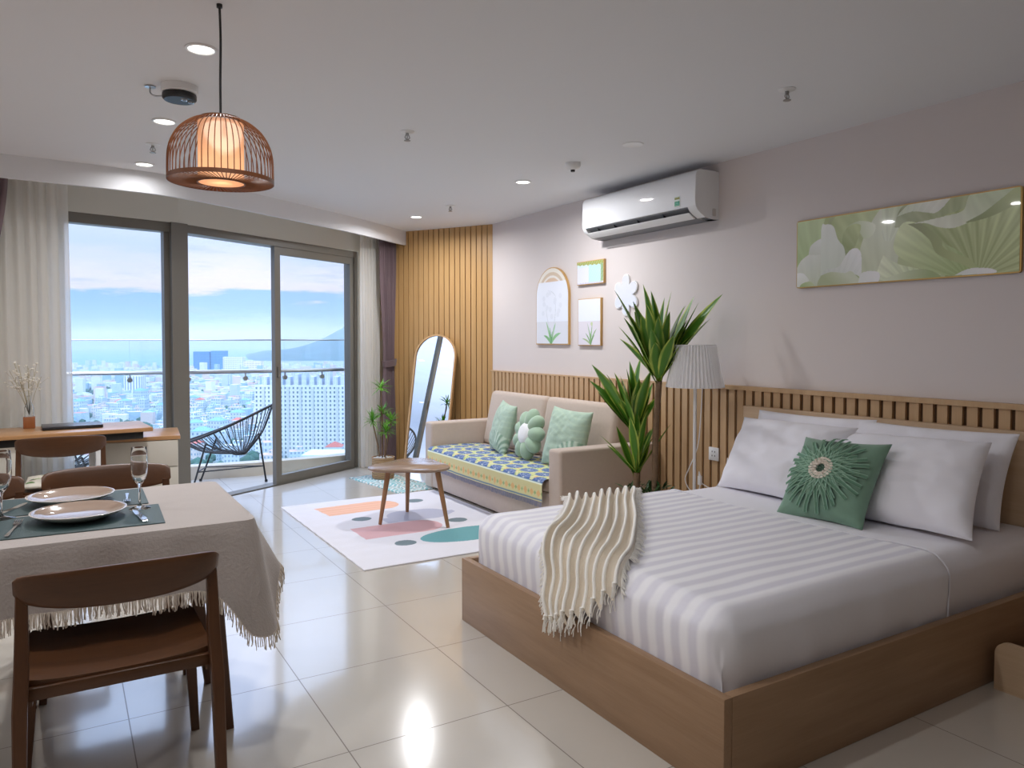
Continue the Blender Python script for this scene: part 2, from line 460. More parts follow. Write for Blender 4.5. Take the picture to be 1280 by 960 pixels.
def acapulco():
    root = thing('balcony_chair', 'black string balcony chair with a high back facing the mullion', 'balcony chair', (1.38, 7.44, -0.012), R(67), 'string chairs on the balcony')
    N = 44
    ring = []
    for i in range(N):
        a = 2 * PI * i / N
        y = 0.04 + 0.41 * math.cos(a); x = 0.34 * math.sin(a) * (1.0 + 0.10 * math.cos(a))
        z = 0.40 + 0.345 * ((1 - math.cos(a)) / 2) ** 1.25
        ring.append(Vector((x, y, z)))
    MB().tube(ring, 0.0125, 8, closed=True).build('ring', M['black'], root)
    bot = [Vector((0.075 * math.sin(2 * PI * i / N), -0.06 + 0.06 * math.cos(2 * PI * i / N), 0.285)) for i in range(N)]
    c = MB()
    c.tube(bot, 0.011, 6, closed=True)
    for i in range(N):
        p, q = ring[i], bot[i]
        m = (p + q) / 2 + Vector((0, 0, -0.035)) + (q - Vector((0, -0.06, 0.285))) * 0.4
        c.tube(catmull([p, m, q], 4), 0.0042, 5)
    c.build('cords', M['black'], root)
    feet = [(-0.12, 0.33, 0.004), (0.12, 0.33, 0.004), (0.0, -0.30, 0.004)]
    tops = [(-0.19, 0.20, 0.40), (0.19, 0.20, 0.40), (0.0, -0.235, 0.47)]
    for f_, t_ in zip(feet, tops):
        l = MB(); l.tube([f_, t_], 0.0085, 8); l.lathe([(0.014, 0), (0.014, 0.02)], 10, f_); l.build('leg', M['black'], root)
    br = MB(); mids = [Vector(f_).lerp(Vector(t_), 0.33) for f_, t_ in zip(feet, tops)]
    for i in range(3): br.tube([mids[i], mids[(i + 1) % 3]], 0.006, 6)
    br.tube([(-0.19, 0.20, 0.40), (0, 0.1, 0.31), (0.19, 0.20, 0.40)], 0.008, 6)
    br.tube([(0, -0.235, 0.47), (0, -0.1, 0.29), (0, 0.1, 0.31)], 0.008, 6)
    br.build('brace', M['black'], root)
    return root
ac = acapulco()
dup(ac, (-0.10, 7.18, -0.012), R(-82), 'black string balcony chair partly seen beneath the desk through the fixed pane')
# ------------------------------------------------------------------ dining area
M['chair'] = wood('walnut_chair', rgb(98, 62, 34), rgb(72, 42, 20), axis=0, rough=0.38, spec=0.5)
M['chairleg'] = wood('walnut_leg', rgb(94, 58, 31), rgb(70, 40, 19), axis=2, rough=0.4, spec=0.5)
M['cloth'] = pm('linen_cloth', rgb(176, 166, 160), 0.85, var=0.05, vscale=12, bump=0.28, bscale=60, bstretch=(1.5, 6, 1.5), sheen=0.2)
M['fringe'] = pm('linen_fringe', rgb(222, 210, 196), 0.9)
M['plate_in'] = pm('plate_glaze_taupe', rgb(162, 140, 124), 0.12, coat=0.5)
M['plate_out'] = pm('plate_glaze_white', rgb(226, 220, 214), 0.18, coat=0.4)
M['mat'] = pm('placemat_teal', rgb(52, 74, 74), 0.5, var=0.2, vscale=30, bump=0.3, bscale=300)
M['cutlery'] = pm('cutlery_steel', rgb(215, 215, 218), 0.15, metal=1.0)
M['flute'] = pm('flute_glass', (0.98, 0.99, 0.99), 0.0, trans=1.0)
M['flute'].node_tree.nodes['Principled BSDF'].inputs['Transmission Weight'].default_value = 1.0
M['flute'].node_tree.nodes['Principled BSDF'].inputs['IOR'].default_value = 1.42

def make_chair():
    t = thing('dining_chair', 'walnut dining chair with its back to the viewer at the near table side', 'chair', (0.13, 2.475, 0), 0, 'walnut chairs')
    # back panel: superellipse section swept along a bent plan line
    b = MB(); nu, nk = 29, 14
    def bp(u, v):
        uu = -1 + 2 * u
        e = 1 - abs(uu) ** 11
        x = 0.248 * math.sin(uu * 1.1) / math.sin(1.1)
        y = -0.25 + 0.055 * abs(uu) ** 2.3
        zt_ = 0.752 - 0.012 * uu * uu; zb_ = 0.640 + 0.034 * uu * uu
        zc = (zt_ + zb_) / 2; hh = (zt_ - zb_) / 2 * (0.62 + 0.38 * e ** 0.5); th = 0.012 * (0.4 + 0.6 * e ** 0.5)
        a = 2 * PI * v; ca, sa = math.cos(a), math.sin(a)
        return (x, y + th * math.copysign(abs(ca) ** 0.5, ca) - 0.012 * math.copysign(abs(sa) ** 0.6, sa), zc + hh * math.copysign(abs(sa) ** 0.45, sa))
    b.grid(bp, nu, nk + 1)
    for u in (0, 1):
        b.add([bp(u, v / nk) for v in range(nk)], [tuple(range(nk))])
    b.build('backrest', M['chair'], t, angle=50, weld=True)
    # dished plywood seat
    s = MB()
    def sp(u, v, o):
        x = -0.232 + 0.464 * u; y = -0.205 + 0.435 * v
        uu = 2 * u - 1; vv = 2 * v - 1
        rr = 1 - 0.05 * abs(uu) ** 6 * abs(vv) ** 6
        z = 0.455 - 0.020 * (1 - uu * uu) * (1 - 0.5 * vv * vv) + 0.008 * max(0, -vv) ** 3
        return (x * rr, (y - 0.0125) * rr + 0.0125, z + o)
    s.grid(lambda u, v: sp(u, v, 0), 13, 13); s.grid(lambda u, v: sp(u, v, -0.016), 13, 13, flip=True)
    ring = [(0, i / 12) for i in range(13)] + [(i / 12, 1) for i in range(1, 13)] + [(1, 1 - i / 12) for i in range(1, 13)] + [(1 - i / 12, 0) for i in range(1, 12)]
    vs = [sp(u, v, o) for (u, v) in ring for o in (0, -0.016)]; n = len(ring)
    s.add(vs, [(2 * i, 2 * i + 1, 2 * ((i + 1) % n) + 1, 2 * ((i + 1) % n)) for i in range(n)])
    s.build('seat', M['chair'], t, weld=True)
    for sx in (-1, 1):
        l = MB(); l.beam([(sx * 0.240, -0.275, 0), (sx * 0.236, -0.232, 0.40), (sx * 0.231, -0.212, 0.50), (sx * 0.229, -0.196, 0.685)], 0.034, 0.042, scales=[(0.75, 0.75), (1, 1.05), (1, 1), (0.8, 0.5)])
        l.build('leg', M['chairleg'], t)
        l = MB(); l.beam([(sx * 0.245, 0.275, 0), (sx * 0.215, 0.20, 0.435)], 0.036, 0.036, scales=[0.7, 1.05]); l.build('leg', M['chairleg'], t)
    f = MB()
    f.box((0, -0.207, 0.430), (0.44, 0.02, 0.034), r=0.004); f.box((0, 0.19, 0.412), (0.41, 0.02, 0.035), r=0.004)
    for sx in (-1, 1): f.box((sx * 0.218, -0.012, 0.415), (0.02, 0.40, 0.035), r=0.004)
    f.build('seat_frame', M['chair'], t)
    return t
ch = make_chair()
c_op = dup(ch, (0.165, 3.50, 0), R(180), 'walnut chair with curved back beyond the table, behind the champagne flute and plates')
c_o2 = dup(ch, (-0.375, 3.46, 0), R(184), 'walnut chair mostly out of frame, beyond the stemmed glass at the table end')
c_dk = dup(ch, (0.0, 5.14, 0), R(-3), 'walnut chair with a patterned seat cushion, pulled up to the desk')
c_op.scale = c_o2.scale = (1.0, 1.0, 1.05); c_dk.scale = (0.90, 0.96, 1.07)
# table
tb = thing('dining_table', 'walnut dining table hidden under a fringed linen cloth', 'table', (-0.24, 2.9, 0))
MB().box((0, 0, 0.738), (1.53, 0.75, 0.028), r=0.005).build('tabletop', M['chair'], tb)
for sx in (-1, 1):
    for sy in (-1, 1):
        MB().beam([(sx * 0.715, sy * 0.20, 0), (sx * 0.64, sy * 0.27, 0.724)], 0.05, 0.05, scales=[0.65, 1.2], up=(0, 1, 0)).build('leg', M['chairleg'], tb)
ap = MB(); ap.box((0, 0.25, 0.70), (1.25, 0.02, 0.05)); ap.box((0, -0.25, 0.70), (1.25, 0.02, 0.05)); ap.build('apron', M['chair'], tb)
# cloth
tx0, tx1, ty0, ty1, tz = -1.01, 0.53, 2.517, 3.283, 0.7545
path = rrect(tx0, ty0, tx1, ty1, 0.03, 6)
per = []
pts = [Vector((p[0], p[1], 0)) for p in path]
tot = 0
dense = []
for i in range(len(pts)):
    a, b_ = pts[i], pts[(i + 1) % len(pts)]
    n_ = max(1, int((b_ - a).length / 0.012))
    for k in range(n_): dense.append(a.lerp(b_, k / n_))
cors = [Vector((tx0, ty0, 0)), Vector((tx1, ty0, 0)), Vector((tx1, ty1, 0)), Vector((tx0, ty1, 0))]
nd = len(dense)
def outward(i):
    t = (dense[(i + 1) % nd] - dense[i - 1]).normalized(); return Vector((t.y, -t.x, 0))
rows = 12
cl = MB(); vs = []; bottoms = []
for i in range(nd):
    p = dense[i]; o = outward(i)
    dc = min(((p - c).length, k) for k, c in enumerate(cors))
    w_ = math.exp(-(dc[0] / 0.10) ** 2)
    diag = (cors[dc[1]] - Vector((-0.24, 2.9, 0))); diag = Vector((math.copysign(1, diag.x), math.copysign(1, diag.y) * 0.45, 0)).normalized()
    L = 0.200 + 0.185 * w_ ** 1.3 + 0.008 * nz(i * 0.05, 3.1)
    for r_ in range(rows + 1):
        v = r_ / rows
        fl = 0.012 * v + 0.018 * v * nz(i * 0.045, 0.3) + 0.012 * v * math.sin(i * 0.33 + 1)
        side = max(0.0, 1 - (dc[0] / 0.38)) ** 2
        q = p + o * (0.006 + fl + 0.006 * math.sin(min(1, v * 8) * PI / 2)) + diag * (0.008 * w_ * v ** 1.1) + o * (0.02 * side + 0.085 * math.exp(-((dc[0] - 0.15) / 0.10) ** 2) * (abs(o.x) ** 2)) * v
        z = tz + 0.004 - L * v - (0 if r_ else 0)
        vs.append((q.x, q.y, z))
    bottoms.append((Vector(vs[-1]), (Vector(vs[-1]) - Vector(vs[-3])).normalized()))
fs = []
k = rows + 1
for i in range(nd):
    j = (i + 1) % nd
    for r_ in range(rows): fs.append((i * k + r_, i * k + r_ + 1, j * k + r_ + 1, j * k + r_))
fs.append(tuple(i * k for i in range(nd)))
cl.add(vs, fs)
cloth = tag(cl.build('tablecloth', M['cloth'], angle=60), 'beige linen tablecloth with a fringed edge draped over the dining table', 'tablecloth')
random.seed(4)
fg = MB()
for i in range(nd):
    if bottoms[i][0].x < -0.75: continue
    a, dr = bottoms[i]; b_ = bottoms[(i + 1) % nd][0]
    for q in range(4):
        p = a.lerp(b_, (q + random.random() * 0.6) / 4)
        ln = random.uniform(0.03, 0.048)
        e_ = p + dr * ln * 0.5 + Vector((random.uniform(-.004, .004), random.uniform(-.004, .004), 0))
        fg.tube([p - dr * 0.004, e_, e_ + Vector((random.uniform(-.005, .005), random.uniform(-.004, .004), -ln * 0.5))], 0.0016, 4)
fg.build('fringe', M['fringe'], cloth, angle=60)
# placemats, plates, cutlery, glasses
tc_z = 0.7590
pmw = MB(); pmw.box((0, 0, 0.0015), (0.47, 0.31, 0.003), r=0.001, seg=1)
m1 = tag(pmw.build('placemat', M['mat'], loc=(0.045, 2.765, tc_z)), 'dark teal placemat under the nearer plate', 'placemat', 'table settings'); m1.rotation_euler = (0, 0, R(-2))
m2 = m1.copy(); COL.objects.link(m2); m2.location = (0.025, 3.105, tc_z); m2.rotation_euler = (0, 0, R(-1)); m2['label'] = 'dark teal placemat under the farther plate'
pz = tc_z + 0.003
def make_plate():
    p = MB()
    prof = [(0.0, 0.0), (0.07, 0.0), (0.074, 0.002), (0.10, 0.010), (0.125, 0.021), (0.137, 0.028), (0.139, 0.0305), (0.136, 0.0315)]
    p.lathe(prof, 56)
    ins = [(0.136, 0.0315), (0.126, 0.0255), (0.10, 0.0145), (0.08, 0.010), (0.0, 0.009)]
    p.lathe(ins, 56, mat=1)
    return p.build('dinner_plate', [M['plate_out'], M['plate_in']], angle=60, weld=True)
pl1 = tag(make_plate(), 'wide glossy plate nearer the front edge of the table', 'plate', 'table settings'); pl1.location = (0.04, 2.80, pz)
pl2 = pl1.copy(); COL.objects.link(pl2); pl2.location = (0.02, 3.10, pz); pl2['label'] = 'wide glossy plate farther back beside the champagne flute'
def make_fork():
    f = MB()
    def zc(y): return 0.004 + 0.010 * sstep(0.02, 0.10, y) * (1 - sstep(0.12, 0.19, y)) + 0.006 * sstep(-0.02, -0.09, y) * 0
    ys = [-0.095, -0.085, -0.05, 0.0, 0.03, 0.045, 0.055]
    ws_ = [0.010, 0.013, 0.009, 0.006, 0.008, 0.020, 0.023]
    vs = []
    for y_, w_ in zip(ys, ws_):
        for sx in (-1, 1):
            for dz in (0, 0.0022): vs.append((sx * w_ / 2, y_, zc(y_) + dz))
    fs = []
    for i in range(len(ys) - 1):
        a, b = i * 4, i * 4 + 4; fs += [(a, b, b + 1, a + 1), (a + 2, a + 3, b + 3, b + 2), (a, a + 2, b + 2, b), (a + 1, b + 1, b + 3, a + 3)]
    fs += [(0, 1, 3, 2), (24, 26, 27, 25)]
    f.add(vs, fs)
    for i in range(4):
        x = -0.0095 + i * 0.00633
        f.beam([(x, 0.053, zc(0.053) + 0.001), (x, 0.075, zc(0.08) + 0.001), (x, 0.098, zc(0.10) - 0.002)], 0.0036, 0.0022, scales=[1, 1, 0.5], up=(0, 0, 1))
    return f.build('fork', M['cutlery'])
def make_knife():
    f = MB()
    ys = [-0.105, -0.10, -0.06, -0.005, 0.0, 0.03, 0.08, 0.105, 0.113]
    wl = [0.006, 0.009, 0.010, 0.008, 0.008, 0.010, 0.010, 0.007, 0.001]
    th = [0.004, 0.006, 0.006, 0.005, 0.002, 0.0018, 0.0016, 0.0012, 0.001]
    vs = []
    for y_, w_, t_ in zip(ys, wl, th):
        for sx in (-1, 1):
            for dz in (0, 1): vs.append((sx * w_, y_, dz * t_ + 0.0006))
    fs = []
    for i in range(len(ys) - 1):
        a, b = i * 4, i * 4 + 4; fs += [(a, b, b + 1, a + 1), (a + 2, a + 3, b + 3, b + 2), (a, a + 2, b + 2, b), (a + 1, b + 1, b + 3, a + 3)]
    e = (len(ys) - 1) * 4; fs += [(0, 1, 3, 2), (e, e + 2, e + 3, e + 1)]
    f.add(vs, fs)
    return f.build('knife', M['cutlery'])
fk = tag(make_fork(), 'steel fork with tines up on the nearer placemat', 'fork', 'table settings'); fk.location = (-0.135, 2.73, pz); fk.rotation_euler = (0, 0, R(-8))
kn = tag(make_knife(), 'steel knife on the nearer placemat, right of the plate', 'knife', 'table settings'); kn.location = (0.212, 2.735, pz); kn.rotation_euler = (0, 0, R(4))
k2 = kn.copy(); COL.objects.link(k2); k2.location = (-0.155, 3.06, pz); k2.rotation_euler = (0, 0, R(-20)); k2['label'] = 'steel knife at the left edge of the farther plate'
f2 = fk.copy(); COL.objects.link(f2); f2.location = (0.195, 3.05, pz); f2.rotation_euler = (0, 0, R(176)); f2['label'] = 'steel fork on the farther placemat near the flute stem'
def make_flute():
    g = MB()
    prof = [(0.0, 0.0), (0.036, 0.0), (0.0365, 0.0015), (0.030, 0.004), (0.010, 0.009), (0.0045, 0.016), (0.0038, 0.05), (0.004, 0.075), (0.008, 0.088), (0.020, 0.105), (0.026, 0.125), (0.0285, 0.150), (0.0275, 0.190), (0.0255, 0.222), (0.0250, 0.2225), (0.0265, 0.190), (0.0272, 0.150), (0.0245, 0.126), (0.018, 0.108), (0.006, 0.094), (0.0, 0.092)]
    g.lathe(prof, 32)
    return g.build('champagne_flute', M['flute'], angle=60)
g1 = tag(make_flute(), 'clear champagne flute on the cloth beside the farther plate', 'glass', 'table settings'); g1.location = (0.222, 2.865, tc_z + 0.003); g1.scale = (0.95, 0.95, 0.95)
g2 = g1.copy(); COL.objects.link(g2); g2.location = (-0.178, 2.93, tc_z + 0.001); g2.scale = (1.12, 1.12, 1.0); g2['label'] = 'clear champagne flute cut by the edge of the photo, left of both plates'

# ------------------------------------------------------------------ desk corner
M['deskwood'] = wood('desk_oak', rgb(196, 150, 104), rgb(172, 124, 80), axis=0, rough=0.3, spec=0.5)
M['cream'] = pm('cream_lacquer', rgb(208, 202, 190), 0.5)
dk = thing('desk', 'oak-topped desk with dark underframe before the sheer curtain', 'desk', (-0.04, 5.39, 0), R(4.5))
# local: +x right, +y back; front edge at y=0
MB().box((-0.15, 0.26, 0.757), (1.40, 0.50, 0.026), r=0.004).build('desktop', M['deskwood'], dk)
MB().box((0.27, 0.27, 0.719), (0.46, 0.42, 0.05), r=0.004).build('drawer', M['black'], dk)
MB().box((-0.50, 0.27, 0.719), (0.64, 0.42, 0.05), r=0.004).build('drawer', M['black'], dk)
MB().box((-0.50, 0.27, 0.347), (0.64, 0.42, 0.694), r=0.004).build('pedestal', M['cream'], dk)
for (x_, y_) in ((0.24, 0.09), (0.24, 0.44)):
    MB().box((x_, y_, 0.347), (0.035, 0.035, 0.694), r=0.003).build('leg', M['white'], dk)
cb = thing('drawer_cabinet', 'low cream two-drawer cabinet with a wood top right of the desk', 'cabinet', (0.46, 5.72, 0), R(-5))
MB().box((0, 0.26, 0.325), (0.46, 0.50, 0.65), r=0.003).build('body', M['cream'], cb)
MB().box((0, 0.255, 0.664), (0.49, 0.53, 0.028), r=0.004).build('top', M['deskwood'], cb)
for z_ in (0.555, 0.365, 0.17):
    MB().box((0, 0.003, z_), (0.452, 0.018, 0.182), r=0.003).build('drawer', M['cream'], cb)
lp = thing('laptop', 'closed dark laptop lying on the desk', 'laptop', (0.05, 5.70, 0.770), R(3))
MB().box((0, 0, 0.008), (0.34, 0.235, 0.012), r=0.004).build('base', M['black'], lp)
MB().box((0, 0, 0.018), (0.34, 0.235, 0.007), r=0.003).build('lid', pm('laptop_lid', rgb(70, 70, 76), 0.3, metal=0.5), lp)
va = thing('flower_vase', 'small glass bud vase in a wooden block holding white dried flowers', 'vase', (-0.19, 5.80, 0.770))
MB().box((0, 0, 0.0375), (0.066, 0.066, 0.075), r=0.004).build('base', wood('vase_block', rgb(166, 104, 62), rgb(140, 84, 48), axis=2), va)
MB().lathe([(0.026, 0.0755), (0.027, 0.085), (0.027, 0.13), (0.020, 0.155), (0.011, 0.172), (0.011, 0.21), (0.013, 0.212), (0.0095, 0.21), (0.0095, 0.172), (0.018, 0.152), (0.025, 0.13), (0.025, 0.08)], 20).build('bottle', M['flute'], va)
random.seed(11)
st = MB(); bl = MB()
for i in range(11):
    a = random.uniform(0, 2 * PI); r_ = random.uniform(0.04, 0.115); h_ = random.uniform(0.30, 0.44)
    tip = Vector((r_ * math.cos(a), r_ * math.sin(a) * 0.7, h_))
    stem = catmull([(0, 0, 0.09), tip * 0.45 + Vector((0, 0, 0.07)), tip], 5)
    st.tube(stem, 0.0013, 4)
    for q in range(9):
        p = stem[-1].lerp(stem[-5], random.random()) + Vector((random.gauss(0, 0.017), random.gauss(0, 0.017), random.gauss(0, 0.012)))
        st.tube([stem[-4], p], 0.0007, 3)
        b = bmesh.new(); bmesh.ops.create_icosphere(b, subdivisions=1, radius=random.uniform(0.004, 0.0085))
        for v in b.verts: v.co = Vector((v.co.x * 1.2, v.co.y, v.co.z * 0.8)) + p
        bl.bm(b)
st.build('stems', pm('dried_stem', rgb(176, 164, 130), 0.8), va)
bl.build('blossoms', pm('dried_blossom', rgb(238, 232, 220), 0.8), va)

def pillow(w, h, t, seed=0, n=26, pinch=0.06, wr=0.006, p=2.6, ex=0.55, taper=0.0):
    mb = MB()
    def f(sgn):
        def g(u, v):
            a, b = 2 * u - 1, 2 * v - 1
            # concave edges, pointed corners
            x = w / 2 * a * (1 - pinch * (1 - abs(b) ** 2.0) * abs(a) ** 3)
            x *= 1 - taper * (1 - b) / 2
            y = h / 2 * b * (1 - pinch * (1 - abs(a) ** 2.0) * abs(b) ** 3)
            k = max(0.0, (1 - abs(a) ** p) * (1 - abs(b) ** p)) ** ex
            wv = wr * (nz(a * 2.2 + seed * 7.1, b * 2.2, seed + sgn) + 0.5 * nz(a * 6, b * 6 + seed, sgn)) * min(1, k * 2.0)
            return (x, y, sgn * (t / 2 * k + wv + 0.0015))
        return g
    mb.grid(f(1), n, n); mb.grid(f(-1), n, n, flip=True)
    ring = [(0, i / (n - 1)) for i in range(n)] + [(i / (n - 1), 1) for i in range(1, n)] + [(1, 1 - i / (n - 1)) for i in range(1, n)] + [(1 - i / (n - 1), 0) for i in range(1, n - 1)]
    vs = [f(s_)(u, v) for (u, v) in ring for s_ in (1, -1)]; m_ = len(ring)
    mb.add(vs, [(2 * i, 2 * i + 1, 2 * ((i + 1) % m_) + 1, 2 * ((i + 1) % m_)) for i in range(m_)], uv=[(u, v) for (u, v) in ring for _ in (1, -1)])
    return mb
sc = pillow(0.40, 0.40, 0.06, 3, n=60, pinch=0.03, wr=0.002).build('seat_cushion', attr_mat('cushion_print', 0.85), angle=70, weld=True)
tag(sc, 'tufted seat cushion with green and white spots on the desk chair', 'cushion')
cc = coords(sc); col = np.tile(np.array([0.85, 0.82, 0.76]), (len(cc), 1))
rng = np.random.default_rng(3)
for q in range(60):
    px, py = rng.uniform(-.2, .2, 2); rr = rng.uniform(0.014, 0.026)
    dd = np.hypot(cc[:, 0] - px, cc[:, 1] - py)
    col[dd < rr] = [(0.40, 0.52, 0.30), (0.30, 0.42, 0.28), (0.62, 0.66, 0.50), (0.5, 0.35, 0.3)][q % 4]
color_attr(sc, col)
dz = np.zeros(len(cc))
for ix in range(-1, 2):
    for iy in range(-1, 2):
        dz -= 0.016 * np.exp(-((cc[:, 0] - ix * 0.115) ** 2 + (cc[:, 1] - iy * 0.115) ** 2) / 0.0012)
cc[:, 2] += dz * np.sign(cc[:, 2]); sc.data.vertices.foreach_set('co', cc.ravel()); sc.data.update()
sc.location = (0.0, 5.165, 0.514); sc.rotation_euler = (0, 0, R(-3))

# ------------------------------------------------------------------ curtains
M['sheer'] = sheer_mat('sheer_white', rgb(246, 243, 238), 0.80)
M['drape'] = pm('plum_drape', rgb(108, 88, 92), 0.75, sheen=0.3, bump=0.15, bscale=220)
def curtain(p0, p1, z0, z1, pleats, amp, fn=None, nu=None, nv=40, seed=0.0):
    p0, p1 = Vector(p0), Vector(p1); d_ = (p1 - p0); L = d_.length; d_.normalize(); n_ = Vector((-d_.y, d_.x, 0))
    nu = nu or int(pleats * 9)
    def g(u, v):
        z = lerp(z1, z0, v)
        uu, am = (u, 1.0) if fn is None else fn(u, v)
        ph = 2 * PI * pleats * u + 1.2 * nz(u * 5 + seed, v * 0.7)
        o = amp * am * (math.sin(ph) + 0.35 * math.sin(2.1 * ph + seed)) * (0.75 + 0.5 * nz(u * 9, v * 1.5, seed))
        q = p0 + d_ * (L * uu) + n_ * o
        return (q.x, q.y, z)
    return MB().grid(g, nu, nv)
cA = (Bp + LD * -0.815 - LN * 0.13); cB = (Bp + LD * -1.9 - LN * 0.13)
def ff(u, v):   # inner edge drifts right toward the floor
    return u * 1.0 + 0.0 - 0.02 * v * (1 - u), 1.0
tag(curtain(cA, cB, 0.012, H - 0.03, 15, 0.020, ff, seed=1).build('sheer_curtain', M['sheer'], angle=80), 'cream sheer curtain beside the left pane, behind the dried flowers', 'curtain', 'sheer curtains')
def fL(u, v):
    k = sstep(0.0, 0.62, v) if v < 0.62 else 1 - 0.5 * sstep(0.62, 1.0, v)
    return u * (1 - 0.25 * k) + 0.25 * k, 1 - 0.4 * k
tag(curtain((-0.285, 5.965, 0), (-1.2, 5.79, 0), 0.012, H - 0.03, 10, 0.024, fL, seed=4).build('drape_curtain', M['drape'], angle=80), 'dark plum drape at the left end of the window', 'curtain', 'plum drapes')
tag(curtain(D1 + FD * 1.055 - FN * 0.105, D1 + FD * 1.365 - FN * 0.105, 0.012, H - 0.03, 6, 0.016, None, seed=2).build('sheer_curtain', M['sheer'], angle=80), 'white sheer curtain gathered between the balcony door and the tied drape', 'curtain', 'sheer curtains')
zT = 1.10
def fR(u, v):
    z = lerp(H - 0.03, 0.012, v)
    if z > zT: k = sstep(H - 0.3, zT, z)
    else: k = 1 - 0.75 * sstep(zT, 0.25, z)
    w_ = 1 - 0.38 * k
    return 0.62 + (u - 0.62) * w_, 1 + 0.1 * k
pa, pb = D1 + FD * 1.255 - FN * 0.20, D1 + FD * 1.53 - FN * 0.20
drp = thing('drape_curtain', 'dark plum drape tied back next to the slatted wood wall', 'curtain', (0, 0, 0), 0, 'plum drapes')
curtain(pa, pb, 0.012, H - 0.03, 8, 0.020, fR, nu=90, nv=60, seed=6).build('cloth', M['drape'], drp, angle=80)
c0 = pa.lerp(pb, 0.62); 
tie = [c0 + FD * (0.102 * math.cos(a)) + FN * (0.045 * math.sin(a)) + Vector((0, 0, zT + 0.01 * math.cos(a))) - FD * 0.011 for a in [2 * PI * i / 28 for i in range(28)]]
MB().sweep(tie, [(-0.004, -0.035), (0.004, -0.035), (0.004, 0.035), (-0.004, 0.035)], closed=True).build('tieback', M['drape'], drp)
# ------------------------------------------------------------------ bed
def stand_rot(lean, yaw=0, roll=0):
    m = Matrix.Rotation(R(-90 + yaw), 3, 'Z') @ Matrix.Rotation(R(90 - lean), 3, 'X') @ Matrix.Rotation(R(roll), 3, 'Z')
    return m.to_euler()
M['bedwood'] = wood('bed_oak', rgb(167, 136, 107), rgb(140, 109, 81), axis=1, rough=0.45, spec=0.4)
M['bedwoodx'] = wood('bed_oak_side', rgb(167, 136, 107), rgb(140, 109, 81), axis=0, rough=0.45, spec=0.4)
M['head'] = wood('headboard_oak', rgb(206, 180, 150), rgb(190, 160, 128), axis=1, rough=0.5, stretch=24)
M['linen'] = pm('white_linen', rgb(236, 234, 240), 0.8, bump=0.12, bscale=18, sheen=0.1)
bd = thing('bed', 'low oak bed frame with a plain light headboard against the slatted wainscot', 'bed', (1.628, 1.517, 0))
MB().box((0.017, 0.83, 0.15), (0.034, 1.662, 0.30), r=0.003).build('footboard', M['bedwood'], bd)
for y_ in (0.017, 1.645): MB().box((1.03, y_, 0.15), (1.99, 0.034, 0.299), r=0.003).build('side_rail', M['bedwoodx'], bd)
MB().box((2.06, 0.83, 0.4665), (0.05, 1.86, 0.933), r=0.004).build('headboard', M['head'], bd)
MB().box((1.03, 0.83, 0.18), (1.98, 1.585, 0.03)).build('slat_base', M['bedwoodx'], bd)

def fold(q, lo, hi, r):
    arc_ = r * PI / 2
    if q < lo + r:
        s = lo + r - q
        if s < arc_: return lo + r - r * math.sin(s / r), r * (1 - math.cos(s / r))
        return lo, r + s - arc_
    if q > hi - r:
        s = q - (hi - r)
        if s < arc_: return hi - r + r * math.sin(s / r), r * (1 - math.cos(s / r))
        return hi, r + s - arc_
    return q, 0.0
def bedcover(x0, x1, y0, y1, zt, zb, r, rc, p0, p1, nx, ny, wr, seed, foot=True, droop=0.0):
    dr = zt - zb
    def g(u, v):
        p = lerp(p0, p1, u); q = lerp(y0 - dr + 0.43 * r, y1 + dr - 0.43 * r, v)
        x, dx = fold(p, x0, 99 if foot else x1, r); y, dy = fold(q, y0, y1, r)
        z = zt - dx - dy
        cx, cyl, cyh = x0 + rc, y0 + rc, y1 - rc
        if x < cx and (y < cyl or y > cyh):
            yy = cyl if y < cyl else cyh
            w_ = Vector((x - cx, y - yy)); 
            if w_.length > rc: w_ = w_ * (rc / w_.length); x, y = cx + w_.x, yy + w_.y
        n_ = wr * (nz(p * 2.2, q * 2.2, seed) + 0.6 * nz(p * 5.5, q * 4.5, seed + 3))
        n2 = wr * 0.9 * nz(p * 9 if dy > r * .5 else p * 3, q * 9 if dx > r * .5 else q * 3, seed + 9)
        if dx + dy < r * 0.6: z += n_ * 0.8
        else:
            if dx > 0: x += n_ * 0.6 + n2 + 0.010 * math.sin(min(1, dx / 0.2) * PI)* -1
            if dy > 0: y += (n_ * 0.6 + n2) * 1 + (-1 if y < (y0 + y1) / 2 else 1) * 0.010 * math.sin(min(1, dy / 0.2) * PI)
        z = max(zb, z)
        return (x, y, z)
    return MB().grid(g, nx, ny)
ms = thing('mattress', 'thick mattress in a plain white fitted sheet on the bed frame', 'mattress', (0, 0, 0))
mb = bedcover(1.69, 3.66, 1.585, 3.115, 0.510, 0.20, 0.09, 0.10, 1.69 - 0.25, 3.655, 60, 60, 0.004, 5)
mb.build('fitted_sheet', M['linen'], ms, angle=80)
MB().box((2.67, 2.35, 0.27), (1.93, 1.49, 0.14), r=0.03).build('core', M['linen'], ms)
